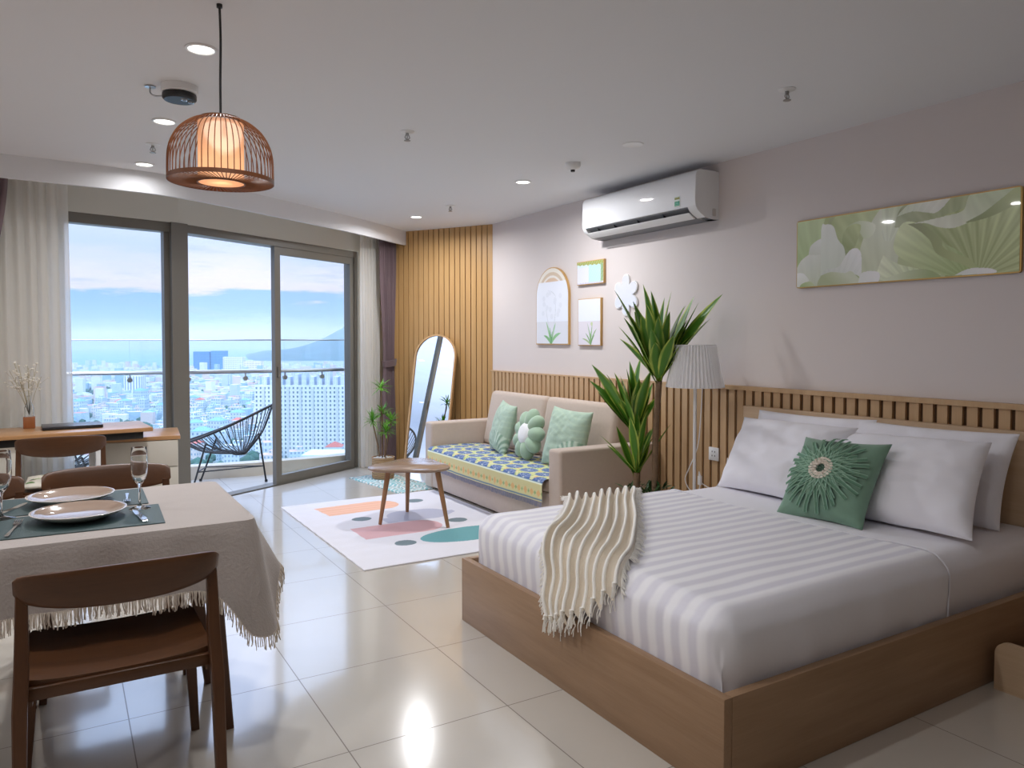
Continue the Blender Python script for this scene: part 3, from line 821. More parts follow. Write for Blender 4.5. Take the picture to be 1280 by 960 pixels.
# striped duvet
m_, t_, p_ = base_mat('striped_sateen')
uvn = t_.new('ShaderNodeUVMap'); sp_ = t_.new('ShaderNodeSeparateXYZ'); t_.link(uvn.outputs[0], sp_.inputs[0])
sw = t_.math('SINE', t_.math('MULTIPLY', sp_.outputs[1], 2 * PI * 27.0))
sf = t_.math('MULTIPLY_ADD', sw, 0.9, 0.5, clamp=True)
side_ = t_.math('MULTIPLY_ADD', t_.math('ABSOLUTE', t_.math('SUBTRACT', sp_.outputs[1], 0.5)), -40.0, 14.6, clamp=True)
sf = t_.math('ADD', t_.math('MULTIPLY', sf, side_), t_.math('MULTIPLY', t_.math('SUBTRACT', 1.0, side_), 0.7))
t_.link(t_.mix(sf, rgb(222, 220, 230), rgb(244, 243, 247)), p_.inputs['Base Color'])
t_.link(t_.math('MULTIPLY_ADD', sf, 0.25, 0.5), p_.inputs['Roughness'])
tc_ = t_.new('ShaderNodeTexCoord'); hn = t_.noise(tc_.outputs['Object'], 14, 4)
bp_ = t_.new('ShaderNodeBump'); bp_.inputs['Strength'].default_value = 0.2; bp_.inputs['Distance'].default_value = 0.01
t_.link(hn, bp_.inputs['Height']); t_.link(bp_.outputs[0], p_.inputs['Normal'])
M['stripe'] = m_
dv = bedcover(1.672, 9, 1.566, 3.134, 0.524, 0.235, 0.085, 0.09, 1.672 - 0.24, 2.86, 90, 110, 0.007, 2)
dvo = tag(dv.build('duvet', M['stripe'], angle=80), 'white satin-striped duvet covering the foot and middle of the bed', 'duvet')
# piped edge of the turned duvet
hem = MB()
pts = []
for i in range(70):
    v = i / 69
    q = lerp(1.566 - 0.25, 3.134 + 0.25, v); y, dy = fold(q, 1.566, 3.134, 0.085)
    z = max(0.235, 0.524 - dy) ; 
    n_ = 0.007 * (nz(2.86 * 2.2, q * 2.2, 2) + 0.6 * nz(2.86 * 5.5, q * 4.5, 5))
    pts.append((2.862 + 0.02 * math.sin(v * 9), y + (-.006 if dy > .04 and y < 2 else 0), z - 0.002 + (n_ * .8 if dy < .05 else 0)))
hem.tube(pts, 0.004, 6); hem.build('hem', M['linen'], dvo, angle=80)
def bed_pillow(label, loc, lean, yaw, roll, w=0.72, h=0.50, seed=1, taper=0.0, th=0.17):
    o = pillow(w, h, th, seed, n=30, pinch=0.05, wr=0.016, p=3.0, taper=taper).build('bed_pillow', M['linen'], angle=80, weld=True)
    tag(o, label, 'pillow', 'white bed pillows'); o.location = loc; o.rotation_euler = stand_rot(lean, yaw, roll); return o
bed_pillow('plump white pillow at the window side of the bed, left of the green flower cushion', (3.325, 2.73, 0.706), 40, -2, 1.0, 0.76, 0.48, 1, 0.24)
bed_pillow('white pillow mostly hidden behind the one at the window side', (3.53, 2.72, 0.722), 22, 0, 0.5, 0.76, 0.44, 2, 0.0, 0.12)
bed_pillow('plump white pillow in front, right of the green flower cushion', (3.30, 2.045, 0.702), 40, -5, 3.0, 0.70, 0.48, 3, -0.26)
bed_pillow('white pillow peeking out behind the one right of the green flower cushion', (3.52, 2.06, 0.722), 22, 0, 0.5, 0.80, 0.44, 4, 0.0, 0.12)
# green flower cushion
M['green'] = pm('green_felt', rgb(122, 156, 134), 0.85, sheen=0.3, var=0.12, vscale=20)
M['green2'] = pm('green_petal_felt', rgb(110, 146, 122), 0.85, sheen=0.3, var=0.2, vscale=25)
M['ivory'] = pm('ivory_felt', rgb(232, 222, 208), 0.85)
m_, t_, p_ = base_mat('felt_petal')
uvn = t_.new('ShaderNodeUVMap'); sp_ = t_.new('ShaderNodeSeparateXYZ'); t_.link(uvn.outputs[0], sp_.inputs[0])
ed_ = t_.math('ABSOLUTE', t_.math('MULTIPLY_ADD', sp_.outputs[1], 2.0, -1.0))
t_.link(t_.mix(t_.math('MULTIPLY_ADD', ed_, 4.0, -2.4, clamp=True), rgb(98, 136, 112), rgb(150, 184, 160)), p_.inputs['Base Color'])
p_.inputs['Roughness'].default_value = 0.85; M['petal'] = m_
gc = thing('flower_cushion', 'green square cushion with a big felt flower and ivory centre on the bed', 'cushion', (3.105, 2.235, 0.682), rot=stand_rot(36, 3, 2))
pillow(0.44, 0.44, 0.14, 8, n=24, pinch=0.07, wr=0.006).build('cushion_cover', M['green'], gc, angle=80, weld=True)
random.seed(5); pt = MB()
def cz(x, y):
    a, b = min(1, abs(x / 0.23)), min(1, abs(y / 0.22)); return 0.07 * max(0, (1 - a ** 2.6) * (1 - b ** 2.6)) ** 0.55
fx, fy = -0.016, 0.012
for ringi, (r0, r1, n_, lift) in enumerate(((0.05, 0.205, 26, 0.004), (0.045, 0.172, 24, 0.010), (0.04, 0.135, 20, 0.016))):
    for i in range(n_):
        a = 2 * PI * i / n_ + ringi * 0.1 + random.uniform(-.04, .04); L = r1 * random.uniform(0.94, 1.04); w_ = 0.0215
        ca, sa = math.cos(a), math.sin(a); tw = random.uniform(-0.16, 0.16)
        def pf(u, v, ca=ca, sa=sa, L=L, w_=w_, lift=lift, tw=tw, r0=r0):
            r_ = lerp(r0, L, u); ww = w_ * math.sin(min(1, u * 1.2 + .28) * PI * 0.92) ** 0.6 * (2 * v - 1)
            x = fx + ca * r_ - sa * ww; y = fy + sa * r_ + ca * ww
            return (x, y, cz(x, y) + lift * (1 - u * 0.6) + 0.004 * math.sin(u * PI) + 0.009 * abs(2 * v - 1) * (1 - 0.5 * u) + tw * ww * 0.6 + 0.002)
        pt.grid(pf, 9, 5)
pt.build('petals', M['petal'], gc, angle=60)
ce = MB()
for (rr, n_) in ((0.052, 22), (0.040, 17), (0.029, 12)):
    for i in range(n_):
        a = 2 * PI * i / n_ + rr * 50; b = bmesh.new(); bmesh.ops.create_icosphere(b, subdivisions=1, radius=0.0085)
        for v in b.verts: v.co = Vector((v.co.x * 1.2 , v.co.y * .9, v.co.z * 1.3)) + Vector((fx + rr * math.cos(a), fy + rr * math.sin(a), 0.090 + random.uniform(-.003, .004)))
        ce.bm(b)
ce.build('flower_ring', M['ivory'], gc)
cm = MB()
for i in range(14):
    a = i * 2.4; r_ = 0.005 * i ** 0.5
    cm.tube([(fx + r_ * math.cos(a), fy + r_ * math.sin(a), 0.07), (fx + 1.2 * r_ * math.cos(a), fy + 1.2 * r_ * math.sin(a), 0.094)], 0.0028, 5)
cm.build('flower_core', M['green2'], gc)
# throw blanket
M['throw'] = pm('cream_knit', rgb(240, 230, 214), 0.9, bump=0.6, bscale=160, sheen=0.3)
M['throww'] = pm('white_cord', rgb(250, 247, 240), 0.9, bump=0.4, bscale=260)
Lp = catmull([(2.24, 3.20, 0), (2.17, 3.06, 0), (1.98, 2.82, 0), (1.79, 2.62, 0), (1.62, 2.50, 0), (1.50, 2.43, 0), (1.40, 2.39, 0)], 8)
Rp = catmull([(2.68, 3.20, 0), (2.61, 3.06, 0), (2.43, 2.86, 0), (2.19, 2.56, 0), (1.98, 2.32, 0), (1.80, 2.13, 0), (1.63, 2.02, 0)], 8)
NL = len(Lp)
def tf(u, v, lift=0.0):
    k = v * (NL - 1); i = min(int(k), NL - 2); f_ = k - i
    a = Lp[i].lerp(Lp[i + 1], f_); b = Rp[i].lerp(Rp[i + 1], f_)
    c = a.lerp(b, u); mid = 4 * u * (1 - u)
    p_, q_ = c.x - 0.05 * mid * sstep(0.75, 1.0, v), c.y
    ph = u * 2 * PI * 8.5 + 0.8 * math.sin(v * 4.5 + u * 3)
    ph += 0.9 * nz(u * 4 + 3, v * 1.5) * 1.0
    amp = 0.017 * (0.85 + 0.6 * nz(u * 4, v * 2.2))
    h_ = 0.010 + amp * (math.sin(ph) + 1.0) + lift
    x, dx = fold(p_, 1.672 - h_, 99, 0.085 + h_); y, dy = fold(q_, 1.5, 3.134 + h_, 0.085 + h_)
    z = 0.526 + h_ - dx - dy
    x -= 0.052 * sstep(0.46, 0.33, z) if x < 1.75 else 0
    return (x, y, z)
bk = thing('throw_blanket', 'cream throw with white cords and tassels over the foot of the bed', 'blanket', (0, 0, 0))
MB().grid(lambda u, v: tf(u, v), 110, 60).build('knit_cloth', M['throw'], bk, angle=80)
cd_ = MB(); fr_ = MB(); random.seed(9)
def tassel(mb, p, L=0.05, n_=14, r_=0.006):
    p = Vector(p); mb.tube([p + Vector((0, 0, 0.006)), p + Vector((0, 0, -0.010))], r_ * 1.1, 8)
    for q in range(n_):
        a = random.uniform(0, 2 * PI); s_ = random.uniform(0.2, 1.0)
        mb.tube([p + Vector((0, 0, -0.002)), p + Vector((-abs(r_ * s_ * 1.3 * math.cos(a)), r_ * s_ * 1.3 * math.sin(a), -L * 0.5)), p + Vector((-abs(r_ * s_ * 1.9 * math.cos(a)), r_ * s_ * 1.9 * math.sin(a), -L * random.uniform(0.85, 1.05)))], 0.0019, 4)
for i in range(9):
    pts = []
    for k in range(46):
        v = k / 45
        # follow the crest of fold i
        u = (i + 0.25) / 8.5
        for _ in range(4): u = min(1.0, max(0.0, ((i + 0.25) * 2 * PI - 0.8 * math.sin(v * 4.5 + u * 3) - 0.9 * nz(u * 4 + 3, v * 1.5)) / (2 * PI * 8.5)))
        pts.append(Vector(tf(u, v, 0.003)))
    cd_.tube(pts, 0.0068, 6)
    ts = MB(); tassel(ts, pts[-1] + Vector((-0.008, 0, 0.0)), 0.06 if i < 5 else 0.045); ts.build('tassel', M['throww'], bk, angle=80)
for v_, u_ in [(0.03 + 0.97 * i / 110, 1.0) for i in range(111)] + [(0.03 + 0.9 * i / 70, 0.0) for i in range(71)]:
    p = Vector(tf(u_, v_)); s_ = 1 if u_ > 0.5 else -1
    for q in range(3):
        k_ = random.uniform(0.012, 0.032)
        d_ = Vector((0.7 * s_, -0.5 * s_, 0)) * k_ + Vector((random.uniform(-.015, .015), random.uniform(-.015, .015), 0))
        e_ = p + d_
        if p.x > 1.76: e_.z = 0.532 + random.uniform(0, 0.008); md = p.lerp(e_, 0.5) + Vector((0, 0, random.uniform(0.0, 0.012)))
        else: e_ = p + Vector((-0.004, -0.02 * s_ + random.uniform(-.01, .01), -random.uniform(0.015, 0.04))); md = p.lerp(e_, 0.5) + Vector((-.004, 0, 0))
        fr_.tube([p, md, e_], 0.0018, 4)
for i in range(60):
    u_ = 0.03 + 0.97 * i / 60; p = Vector(tf(u_, 1.0)); e_ = p + Vector((random.uniform(-.014, -.004), random.uniform(-.01, .01), -random.uniform(0.025, 0.05)))
    fr_.tube([p, p.lerp(e_, .5) + Vector((-.004, 0, 0)), e_], 0.0019, 4)
cd_.build('cords', M['throww'], bk, angle=80); fr_.build('fringe', M['throww'], bk, angle=80)
# low bench beside the bed
bn = thing('bedside_bench', 'low light-wood bench with a rounded side panel beside the bed', 'bench', (3.06, 0.92, 0))
prof = rrect(0, 0.0, 0.565, 0.19, 0.045, 6)
prof = [(0, 0), (0.565, 0)] + arc(0.565 - 0.05, 0.19 - 0.05, 0.05, 0, 90, 8) + arc(0.05, 0.19 - 0.05, 0.05, 90, 180, 8)
for x_ in (0.0, 0.46):
    MB().prism(prof, x_, x_ + 0.02, lambda a, b, c: (c, a, b)).build('side_panel', M['head'], bn, smooth=False)
MB().box((0.24, 0.28, 0.13), (0.44, 0.50, 0.02), r=0.003).build('shelf', M['head'], bn)
MB().box((0.24, 0.53, 0.06), (0.44, 0.02, 0.12), r=0.003).build('back_panel', M['head'], bn)

# ------------------------------------------------------------------ sofa group
M['sofa'] = pm('sofa_fabric', rgb(198, 180, 166), 0.9, var=0.05, vscale=40, bump=0.2, bscale=350, sheen=0.25)
sf_ = thing('sofa', 'beige two-seat sofa with square arms against the slatted wainscot', 'sofa', (2.84, 4.10, 0))
MB().box((0.43, 1.09, 0.155), (0.84, 1.90, 0.27), r=0.012, seg=3).build('base', M['sofa'], sf_)
for y_ in (0.075, 2.105): MB().box((0.43, y_, 0.305), (0.86, 0.15, 0.595), r=0.022, seg=4).build('armrest', M['sofa'], sf_)
MB().box((0.79, 1.09, 0.40), (0.12, 1.88, 0.72), r=0.02, seg=3).build('back_frame', M['sofa'], sf_)
MB().box((0.37, 1.09, 0.335), (0.72, 1.87, 0.10), r=0.035, seg=4).build('seat_cushion', M['sofa'], sf_)
for y_ in (0.62, 1.56):
    b = MB(); b.box((0, 0, 0), (0.20, 0.93, 0.50), r=0.05, seg=5, M=Matrix.Translation((0.655, y_, 0.62)) @ Matrix.Rotation(R(12), 4, 'Y'))
    b.build('back_cushion', M['sofa'], sf_)
# printed throw on the seat
X0 = 2.84
def st_pos(u, v):
    y = lerp(4.252, 6.118, u); L = 0.50 + 0.155
    s = v * L    # 0 back .. front edge .. down
    r_ = 0.045; flat = 0.50 - r_ * 0.6
    wv = 0.006 * nz(u * 8, v * 3, 2)
    if s < flat: p = (X0 + 0.475 - s, y, 0.392 + 0.010 * math.sin(min(1, s / flat) * PI) * (0.6 + 0.4 * math.sin(u * PI)) + wv)
    else:
        a = min((s - flat) / r_, PI / 2); x = X0 + 0.475 - flat - r_ * math.sin(a); z = 0.392 - r_ * (1 - math.cos(a)); ex_ = max(0, s - flat - r_ * PI / 2)
        x -= 0.008 * nz(u * 14, 3.0) * min(1, ex_ * 12) + 0.004
        p = (x, y, z - ex_ - 0.02 * math.sin(u * PI) * min(1, ex_ * 10) * 0.5)
    return p
NU, NV = 300, 120
tg_ = MB().grid(st_pos, NU, NV)
to = tag(tg_.build('sofa_throw', attr_mat('throw_print', 0.9, bump=0.3, bscale=400), angle=80), 'yellow sofa throw printed with blue fan flowers, fringed along the front', 'throw')
uu, vv = np.meshgrid(np.linspace(0, 1, NU), np.linspace(0, 1, NV), indexing='ij'); uu = uu.ravel() * 1.84; vv = vv.ravel() * 0.655
base = np.array([0.83, 0.83, 0.62]); col = np.tile(base, (len(uu), 1))
lf = (np.sin(uu * 90 + 4 * np.sin(vv * 40)) * np.sin(vv * 110 + 3 * np.sin(uu * 50))) > 0.25; col[lf] = [0.66, 0.74, 0.48]
lf2 = (np.sin(uu * 47 + 2) * np.sin(vv * 53 + 1)) > 0.72; col[lf2] = [0.88, 0.74, 0.50]
for i in range(-1, 11):
    for j in range(5):
        cx = 0.05 + i * 0.20 + (0.10 if j % 2 else 0); cy = 0.035 + j * 0.122
        d = np.hypot((uu - cx), (vv - cy) * 1.35); a = np.arctan2(vv - cy, uu - cx)
        k = d < 0.080; col[k] = [0.33, 0.42, 0.62]
        ry = k & (np.abs(np.sin(a * 8)) < 0.26) & (d > 0.016); col[ry] = [0.70, 0.76, 0.82]
        col[(d < 0.016)] = [0.78, 0.82, 0.84]
bd_ = vv > 0.535; col[bd_] = [0.88, 0.84, 0.62]
dm = bd_ & (np.abs(((uu / 0.085) % 1) - 0.5) * 0.085 + np.abs(vv - 0.60) < 0.026); col[dm] = [0.92, 0.74, 0.50]
dm2 = bd_ & (np.abs((((uu + .0425) / 0.085) % 1) - 0.5) * 0.085 + np.abs(vv - 0.60) < 0.014); col[dm2] = [0.62, 0.74, 0.50]
col[(np.abs(vv - 0.532) < 0.005)] = [0.93, 0.95, 0.86]; col[(np.abs(vv - 0.522) < 0.004)] = [0.35, 0.5, 0.62]; col[np.abs(vv - 0.642) < 0.004] = [0.45, 0.55, 0.62]
color_attr(to, col)
random.seed(2); fr_ = MB()
for i in range(300):
    u = (i + random.random() * 0.5) / 300; p = Vector(st_pos(u, 1.0)); 
    fr_.tube([p + Vector((0, 0, .002)), p + Vector((-.003, random.uniform(-.003, .003), -0.016)), p + Vector((-.002, random.uniform(-.006, .006), -random.uniform(0.030, 0.038)))], 0.0018, 4)
fr_.build('fringe', pm('throw_fringe', rgb(150, 150, 168), 0.9), to)
# sofa cushions
M['sage'] = None
def sage_cushion(label, loc, lean, yaw, roll, w, h, seed, right):
    o = pillow(w, h, 0.15, seed, n=64, pinch=0.07, wr=0.008).build('throw_cushion', MATS.setdefault('sagec', attr_mat('sage_print', 0.85, bump=0.25, bscale=120, sheen=0.2)), angle=80, weld=True)
    c = coords(o); x, y = c[:, 0] / w, c[:, 1] / h
    col = np.tile(np.array([0.66, 0.75, 0.675]), (len(c), 1))
    st_ = (np.sin((y * 60 + 6 * np.sin(x * 5))) > 0.55) & (y > -0.02); col[st_] = [0.69, 0.775, 0.69]
    cx, cy = (0.35, -0.5) if right else (0.2, -0.55)
    a = np.arctan2(y - cy, x - cx); d = np.hypot(x - cx, y - cy)
    fan = (d < 0.48) & (y < 0.0) & (np.sin(a * 26) > 0.2); col[fan] = [0.78, 0.85, 0.78]
    fan2 = (d < 0.48) & (y < 0.0) & (np.sin(a * 26) <= -0.3); col[fan2] = [0.54, 0.66, 0.57]
    color_attr(o, col)
    tag(o, label, 'cushion', 'sage sofa cushions'); o.location = loc; o.rotation_euler = stand_rot(lean, yaw, roll); return o
sage_cushion('pale sage square cushion in the window-side corner of the sofa', (3.20, 5.47, 0.605), 15, -14, -3, 0.42, 0.43, 21, False)
sage_cushion('pale sage square cushion at the sofa arm nearest the bed', (3.20, 4.54, 0.615), 15, 4, -2, 0.46, 0.45, 22, True)
fc = thing('flower_shaped_cushion', 'round pale green petal-shaped cushion with a white centre between the two square ones', 'cushion', (3.17, 5.015, 0.598), rot=stand_rot(14, -4, 6))
M['sagev'] = pm('sage_velvet', rgb(160, 186, 160), 0.85, sheen=0.4)
pm_ = MB(); NP = 9
for i in range(NP):
    a = 2 * PI * i / NP
    b = bmesh.new(); bmesh.ops.create_uvsphere(b, u_segments=20, v_segments=12, radius=1)
    Mx = Matrix.Rotation(a, 4, 'Z') @ Matrix.Translation((0.118, 0, 0)) @ Matrix.Diagonal((0.090, 0.062, 0.062, 1))
    pm_.bm(b, 0, Mx)
b = bmesh.new(); bmesh.ops.create_uvsphere(b, u_segments=24, v_segments=12, radius=1); pm_.bm(b, 0, Matrix.Diagonal((0.13, 0.13, 0.058, 1)))
pm_.build('petals', M['sagev'], fc, angle=60)
cn = MB(); cn.lathe([(0.086, 0.030), (0.084, 0.048), (0.072, 0.060), (0.045, 0.068), (0.0, 0.071)], 32); cn.build('center', pm('white_plush', rgb(236, 236, 236), 0.9, sheen=0.4), fc)
# ------------------------------------------------------------------ rug, coffee table, mat
NU, NV = 270, 390
rg = MB()
rx0, ry0, rw, rh = 1.485, 4.14, 1.345, 1.93
b = MB().grid(lambda u, v: (rw * u, rh * v, 0.007 + 0.0022 * math.sin(v * 2 * PI * 12 + 1.5 * nz(u * 2, v * 3)) * (1 - sstep(0.15, 0.5, u)) * 0.7 + 0.001 * nz(u * 5, v * 6)), NU, NV)
n0 = len(b.v)
b.add([(0, 0, 0.0), (rw, 0, 0.0), (rw, rh, 0.0), (0, rh, 0.0)], [(0, 1, 2, 3)])
edge = [i * NV for i in range(NU)] + [(NU - 1) * NV + j for j in range(1, NV)] + [i * NV + NV - 1 for i in range(NU - 2, -1, -1)] + [j for j in range(NV - 2, 0, -1)]
o_ = len(b.v)
for e_ in edge: b.v.append((b.v[e_][0], b.v[e_][1], 0.0)); b.uv.append((0, 0))
ne = len(edge)
for i in range(ne): b.f.append((edge[i], o_ + i, o_ + (i + 1) % ne, edge[(i + 1) % ne])); b.m.append(0)
ro = tag(b.build('area_rug', attr_mat('rug_print', 0.9, bump=0.2, bscale=500), loc=(rx0, ry0, 0.001), angle=50), 'pale rug with peach, pink, teal and grey pebble shapes on the tiles', 'rug')
c = coords(ro); x = c[:, 0] + rx0; y = c[:, 1] + ry0
col = np.tile(np.array([0.875, 0.865, 0.885]), (len(c), 1))
def capsule(x0, y0, x1, y1, r):
    dx, dy = x1 - x0, y1 - y0; t = np.clip(((x - x0) * dx + (y - y0) * dy) / (dx * dx + dy * dy), 0, 1)
    return np.hypot(x - x0 - t * dx, y - y0 - t * dy) < r
# peach bar with a slanted cut end
k = capsule(1.60, 5.71, 2.19, 5.735, 0.155) & (x > 1.695 + (5.84 - y) * 0.10); col[k] = [0.93, 0.73, 0.62]
k2 = k & (np.abs(((y - 5.555) % 0.075) - 0.037) < 0.005); col[k2] = [0.88, 0.66, 0.55]
k = (capsule(2.25, 5.28, 2.40, 5.26, 0.165)) ; k &= (x < 2.66); col[k] = [0.74, 0.74, 0.80]
k = ((x > 2.02) & (x < 2.62) & (y > 5.115) & (y < 5.28) & (x < 2.2 + (y - 4.9) * 1.3)); col[k] = [0.74, 0.74, 0.80]
k = capsule(1.5, 4.935, 2.19, 4.94, 0.165) & (x > 1.726); col[k] = [0.85, 0.68, 0.69]
k = ((x - 2.40) / 0.36) ** 2 + ((y - 4.57) / 0.175) ** 2 < 1; col[k] = [0.42, 0.64, 0.66]
for (a_, b_) in ((1.902, 5.349), (2.499, 5.738), (2.506, 4.957), (1.924, 4.564), (2.62, 4.33)):
    col[np.hypot((x - a_) * 0.9, y - b_) < 0.066] = [0.46, 0.52, 0.54]
color_attr(ro, col)
ct = thing('coffee_table', 'small rounded-triangle wooden coffee table on the rug', 'coffee table', (2.19, 5.09, 0.0095))
M['ctop'] = wood('coffee_table_top', rgb(156, 132, 112), rgb(132, 108, 90), axis=0, rough=0.25, spec=0.5)
tri = []
vang = [176, 297, 60]
cvs_ = [(0.20 * math.cos(R(a)), 0.20 * math.sin(R(a))) for a in vang]
for i in range(72):
    a = 2 * PI * i / 72
    dx, dy = math.cos(a), math.sin(a)
    # support function of a triangle grown by a radius, softened
    r_ = 0.275 + 0.045 * math.cos(3 * (a - R(57.5)))
    tri.append((r_ * dx, r_ * dy))
tp = MB(); 
n = len(tri)
lay = [(0.97, 0.398), (1.0, 0.405), (1.0, 0.415), (0.985, 0.42)]
vs = [(p[0] * s_, p[1] * s_, z_) for (s_, z_) in lay for p in tri]
fs = [tuple(range(n))[::-1], tuple(range(3 * n, 4 * n))] + [(l * n + i, l * n + (i + 1) % n, (l + 1) * n + (i + 1) % n, (l + 1) * n + i) for l in range(3) for i in range(n)]
tp.add(vs, fs); tp.build('top', M['ctop'], ct, angle=50)
for (fx_, fy_) in ((-0.232, 0.027), (0.15, -0.31), (0.097, 0.301)):
    MB().tube([(fx_, fy_, 0), (fx_ * 0.72, fy_ * 0.72, 0.40)], 0.021, 14, scales=[0.62, 1.0]).build('leg', wood('coffee_leg', rgb(170, 128, 92), rgb(146, 106, 74), axis=2) if 'cl' not in M else M['cl'], ct)
# small mat under the basket plant
NU, NV = 90, 150
mo = MB().grid(lambda u, v: (0.44 * (u - .5), 0.95 * (v - .5), 0.006 + 0.001 * nz(u * 8, v * 14)), NU, NV)
edge = [i * NV for i in range(NU)] + [(NU - 1) * NV + j for j in range(1, NV)] + [i * NV + NV - 1 for i in range(NU - 2, -1, -1)] + [j for j in range(NV - 2, 0, -1)]
o_ = len(mo.v)
for e_ in edge: mo.v.append((mo.v[e_][0], mo.v[e_][1], 0.0)); mo.uv.append((0, 0))
ne = len(edge)
for i in range(ne): mo.f.append((edge[i], o_ + i, o_ + (i + 1) % ne, edge[(i + 1) % ne])); mo.m.append(0)
mo = tag(mo.build('small_mat', attr_mat('mat_print', 0.9), loc=(2.66, 6.60, 0.001), rot=(0, 0, R(8)), angle=50), 'small white mat with a broken turquoise pattern under the basket plant', 'mat')
c = coords(mo); rng = np.random.default_rng(8)
g = (np.sin(c[:, 0] * 60 + 3 * np.sin(c[:, 1] * 30)) * np.sin(c[:, 1] * 50 + 2 * np.sin(c[:, 0] * 45)))
col = np.tile(np.array([0.86, 0.87, 0.86]), (len(c), 1)); col[g > 0.2] = [0.50, 0.72, 0.72]; col[g < -0.6] = [0.36, 0.56, 0.58]; col[(g < -0.35) & (g > -0.6)] = [0.80, 0.74, 0.64]
color_attr(mo, col)
# leaning mirror
mr = thing('standing_mirror', 'tall arched floor mirror with a thin pale wood frame leaning on the slat wall', 'mirror', tuple(Cc + PD * 0.63 - PN * 0.305))
W2, HM = 0.25, 1.43
lean = math.asin(0.275 / HM)
# local axes: x along -PD (rightwards seen from the room), y up, z towards the room
mat3 = Matrix(((-PD.x, 0, -PN.x), (-PD.y, 0, -PN.y), (0, 1, 0)))
mr.rotation_euler = (Matrix.Rotation(R(2.9), 3, 'Z') @ mat3 @ Matrix.Rotation(-lean, 3, 'X')).to_euler()
outer = [(-W2, 0.0), (W2, 0.0)] + arc(0, HM - W2, W2, 0, 180, 36)
def inset(d_): return [(-W2 + d_, d_), (W2 - d_, d_)] + arc(0, HM - W2, W2 - d_, 0, 180, 36)
fm = MB(); i1 = inset(0.017); n = len(outer)
vs = [(p[0], p[1], z) for z in (0.0, 0.03) for p in outer] + [(p[0], p[1], z) for z in (0.0, 0.03) for p in i1]
fs = []
for i in range(n):
    j = (i + 1) % n
    fs += [(i, j, n + j, n + i), (2 * n + i, 3 * n + i, 3 * n + j, 2 * n + j), (n + i, n + j, 3 * n + j, 3 * n + i), (i, 2 * n + i, 2 * n + j, j)]
fm.add(vs, fs); fm.build('frame', wood('mirror_frame', rgb(206, 168, 122), rgb(184, 144, 98), axis=1), mr, angle=40)
MB().prism(i1, 0.004, 0.018).build('glass', pm('mirror_silver', (0.9, 0.92, 0.93), 0.01, metal=1.0), mr, smooth=False)
MB().prism(inset(0.004), 0.001, 0.0035).build('backing', M['black'], mr, smooth=False)
# ------------------------------------------------------------------ plants
def leaf_mat(name, dark, mid, edge, e0=0.55):
    m, t, p = base_mat(name)
    uv = t.new('ShaderNodeUVMap'); sp = t.new('ShaderNodeSeparateXYZ'); t.link(uv.outputs[0], sp.inputs[0])
    a = t.math('ABSOLUTE', t.math('MULTIPLY_ADD', sp.outputs[1], 2.0, -1.0))
    f = t.math('MULTIPLY_ADD', a, 5.0, -5.0 * e0, clamp=True)
    tc = t.new('ShaderNodeTexCoord')
    n = t.noise(t.mapping(uv.outputs[0], (2, 30, 1)), 3.0, 2)
    n2 = t.noise(tc.outputs['Object'], 9.0, 2)
    c = t.mix(t.math('MULTIPLY_ADD', n, 2.0, -0.5, clamp=True), dark, mid)
    f = t.math('MULTIPLY', f, t.math('MULTIPLY_ADD', n2, 2.4, -0.55, clamp=True))
    t.link(t.mix(f, c, edge), p.inputs['Base Color'])
    p.inputs['Roughness'].default_value = 0.38
    return m
M['leafv'] = leaf_mat('dracaena_leaf', rgb(58, 110, 30), rgb(94, 150, 44), rgb(200, 214, 96))
M['leafp'] = leaf_mat('palm_leaf', rgb(74, 138, 34), rgb(112, 176, 52), rgb(150, 205, 80), 0.7)
M['bark'] = pm('bark', rgb(128, 104, 80), 0.85, var=0.25, vscale=18, bump=0.6, bscale=24, bstretch=(1, 1, 4))
def leaf(mb, base, az, el, L, w, droop=0.2, fold_=0.35, roll=0.0, n=12, tip=1.0):
    base = Vector(base); pts = []; p = base.copy(); e = el
    for i in range(n):
        pts.append((p.copy(), e)); st = L / (n - 1)
        p = p + Vector((math.cos(az) * math.cos(e), math.sin(az) * math.cos(e), math.sin(e))) * st
        e -= droop * (i / n) ** 1.5 * 3.2 / n
    side = Vector((-math.sin(az), math.cos(az), 0))
    vs = []; uv = []
    for i, (q, e) in enumerate(pts):
        u = i / (n - 1)
        ww = w * (0.30 + 0.70 * math.sin(min(1, u * 1.55) * PI / 2) ** 1.2) * (1 - max(0, (u - 0.45) / 0.55) ** 2.0 * tip)
        nrm = Vector((-math.cos(az) * math.sin(e), -math.sin(az) * math.sin(e), math.cos(e)))
        s_ = side * math.cos(roll) + nrm * math.sin(roll); n2 = nrm * math.cos(roll) - side * math.sin(roll)
        for j in range(5):
            v = j / 4; k = 2 * v - 1
            vs.append(q + s_ * (k * ww) + n2 * (abs(k) * ww * fold_)); uv.append((u, v))
    fs = [(i * 5 + j, i * 5 + 5 + j, i * 5 + 6 + j, i * 5 + 1 + j) for i in range(n - 1) for j in range(4)]
    mb.add(vs, fs, 0, None, uv)
dr = thing('dracaena', 'tall three-stemmed plant with yellow-striped sword leaves between sofa and bed', 'plant', (3.28, 3.74, 0))
pot = MB(); pot.lathe([(0.0, 0.0), (0.13, 0.0), (0.165, 0.27), (0.172, 0.28), (0.172, 0.30), (0.158, 0.30), (0.155, 0.27), (0.0, 0.265)], 36)
pot.build('pot', pm('white_pot', rgb(222, 220, 214), 0.4), dr, angle=40)
dstems = []
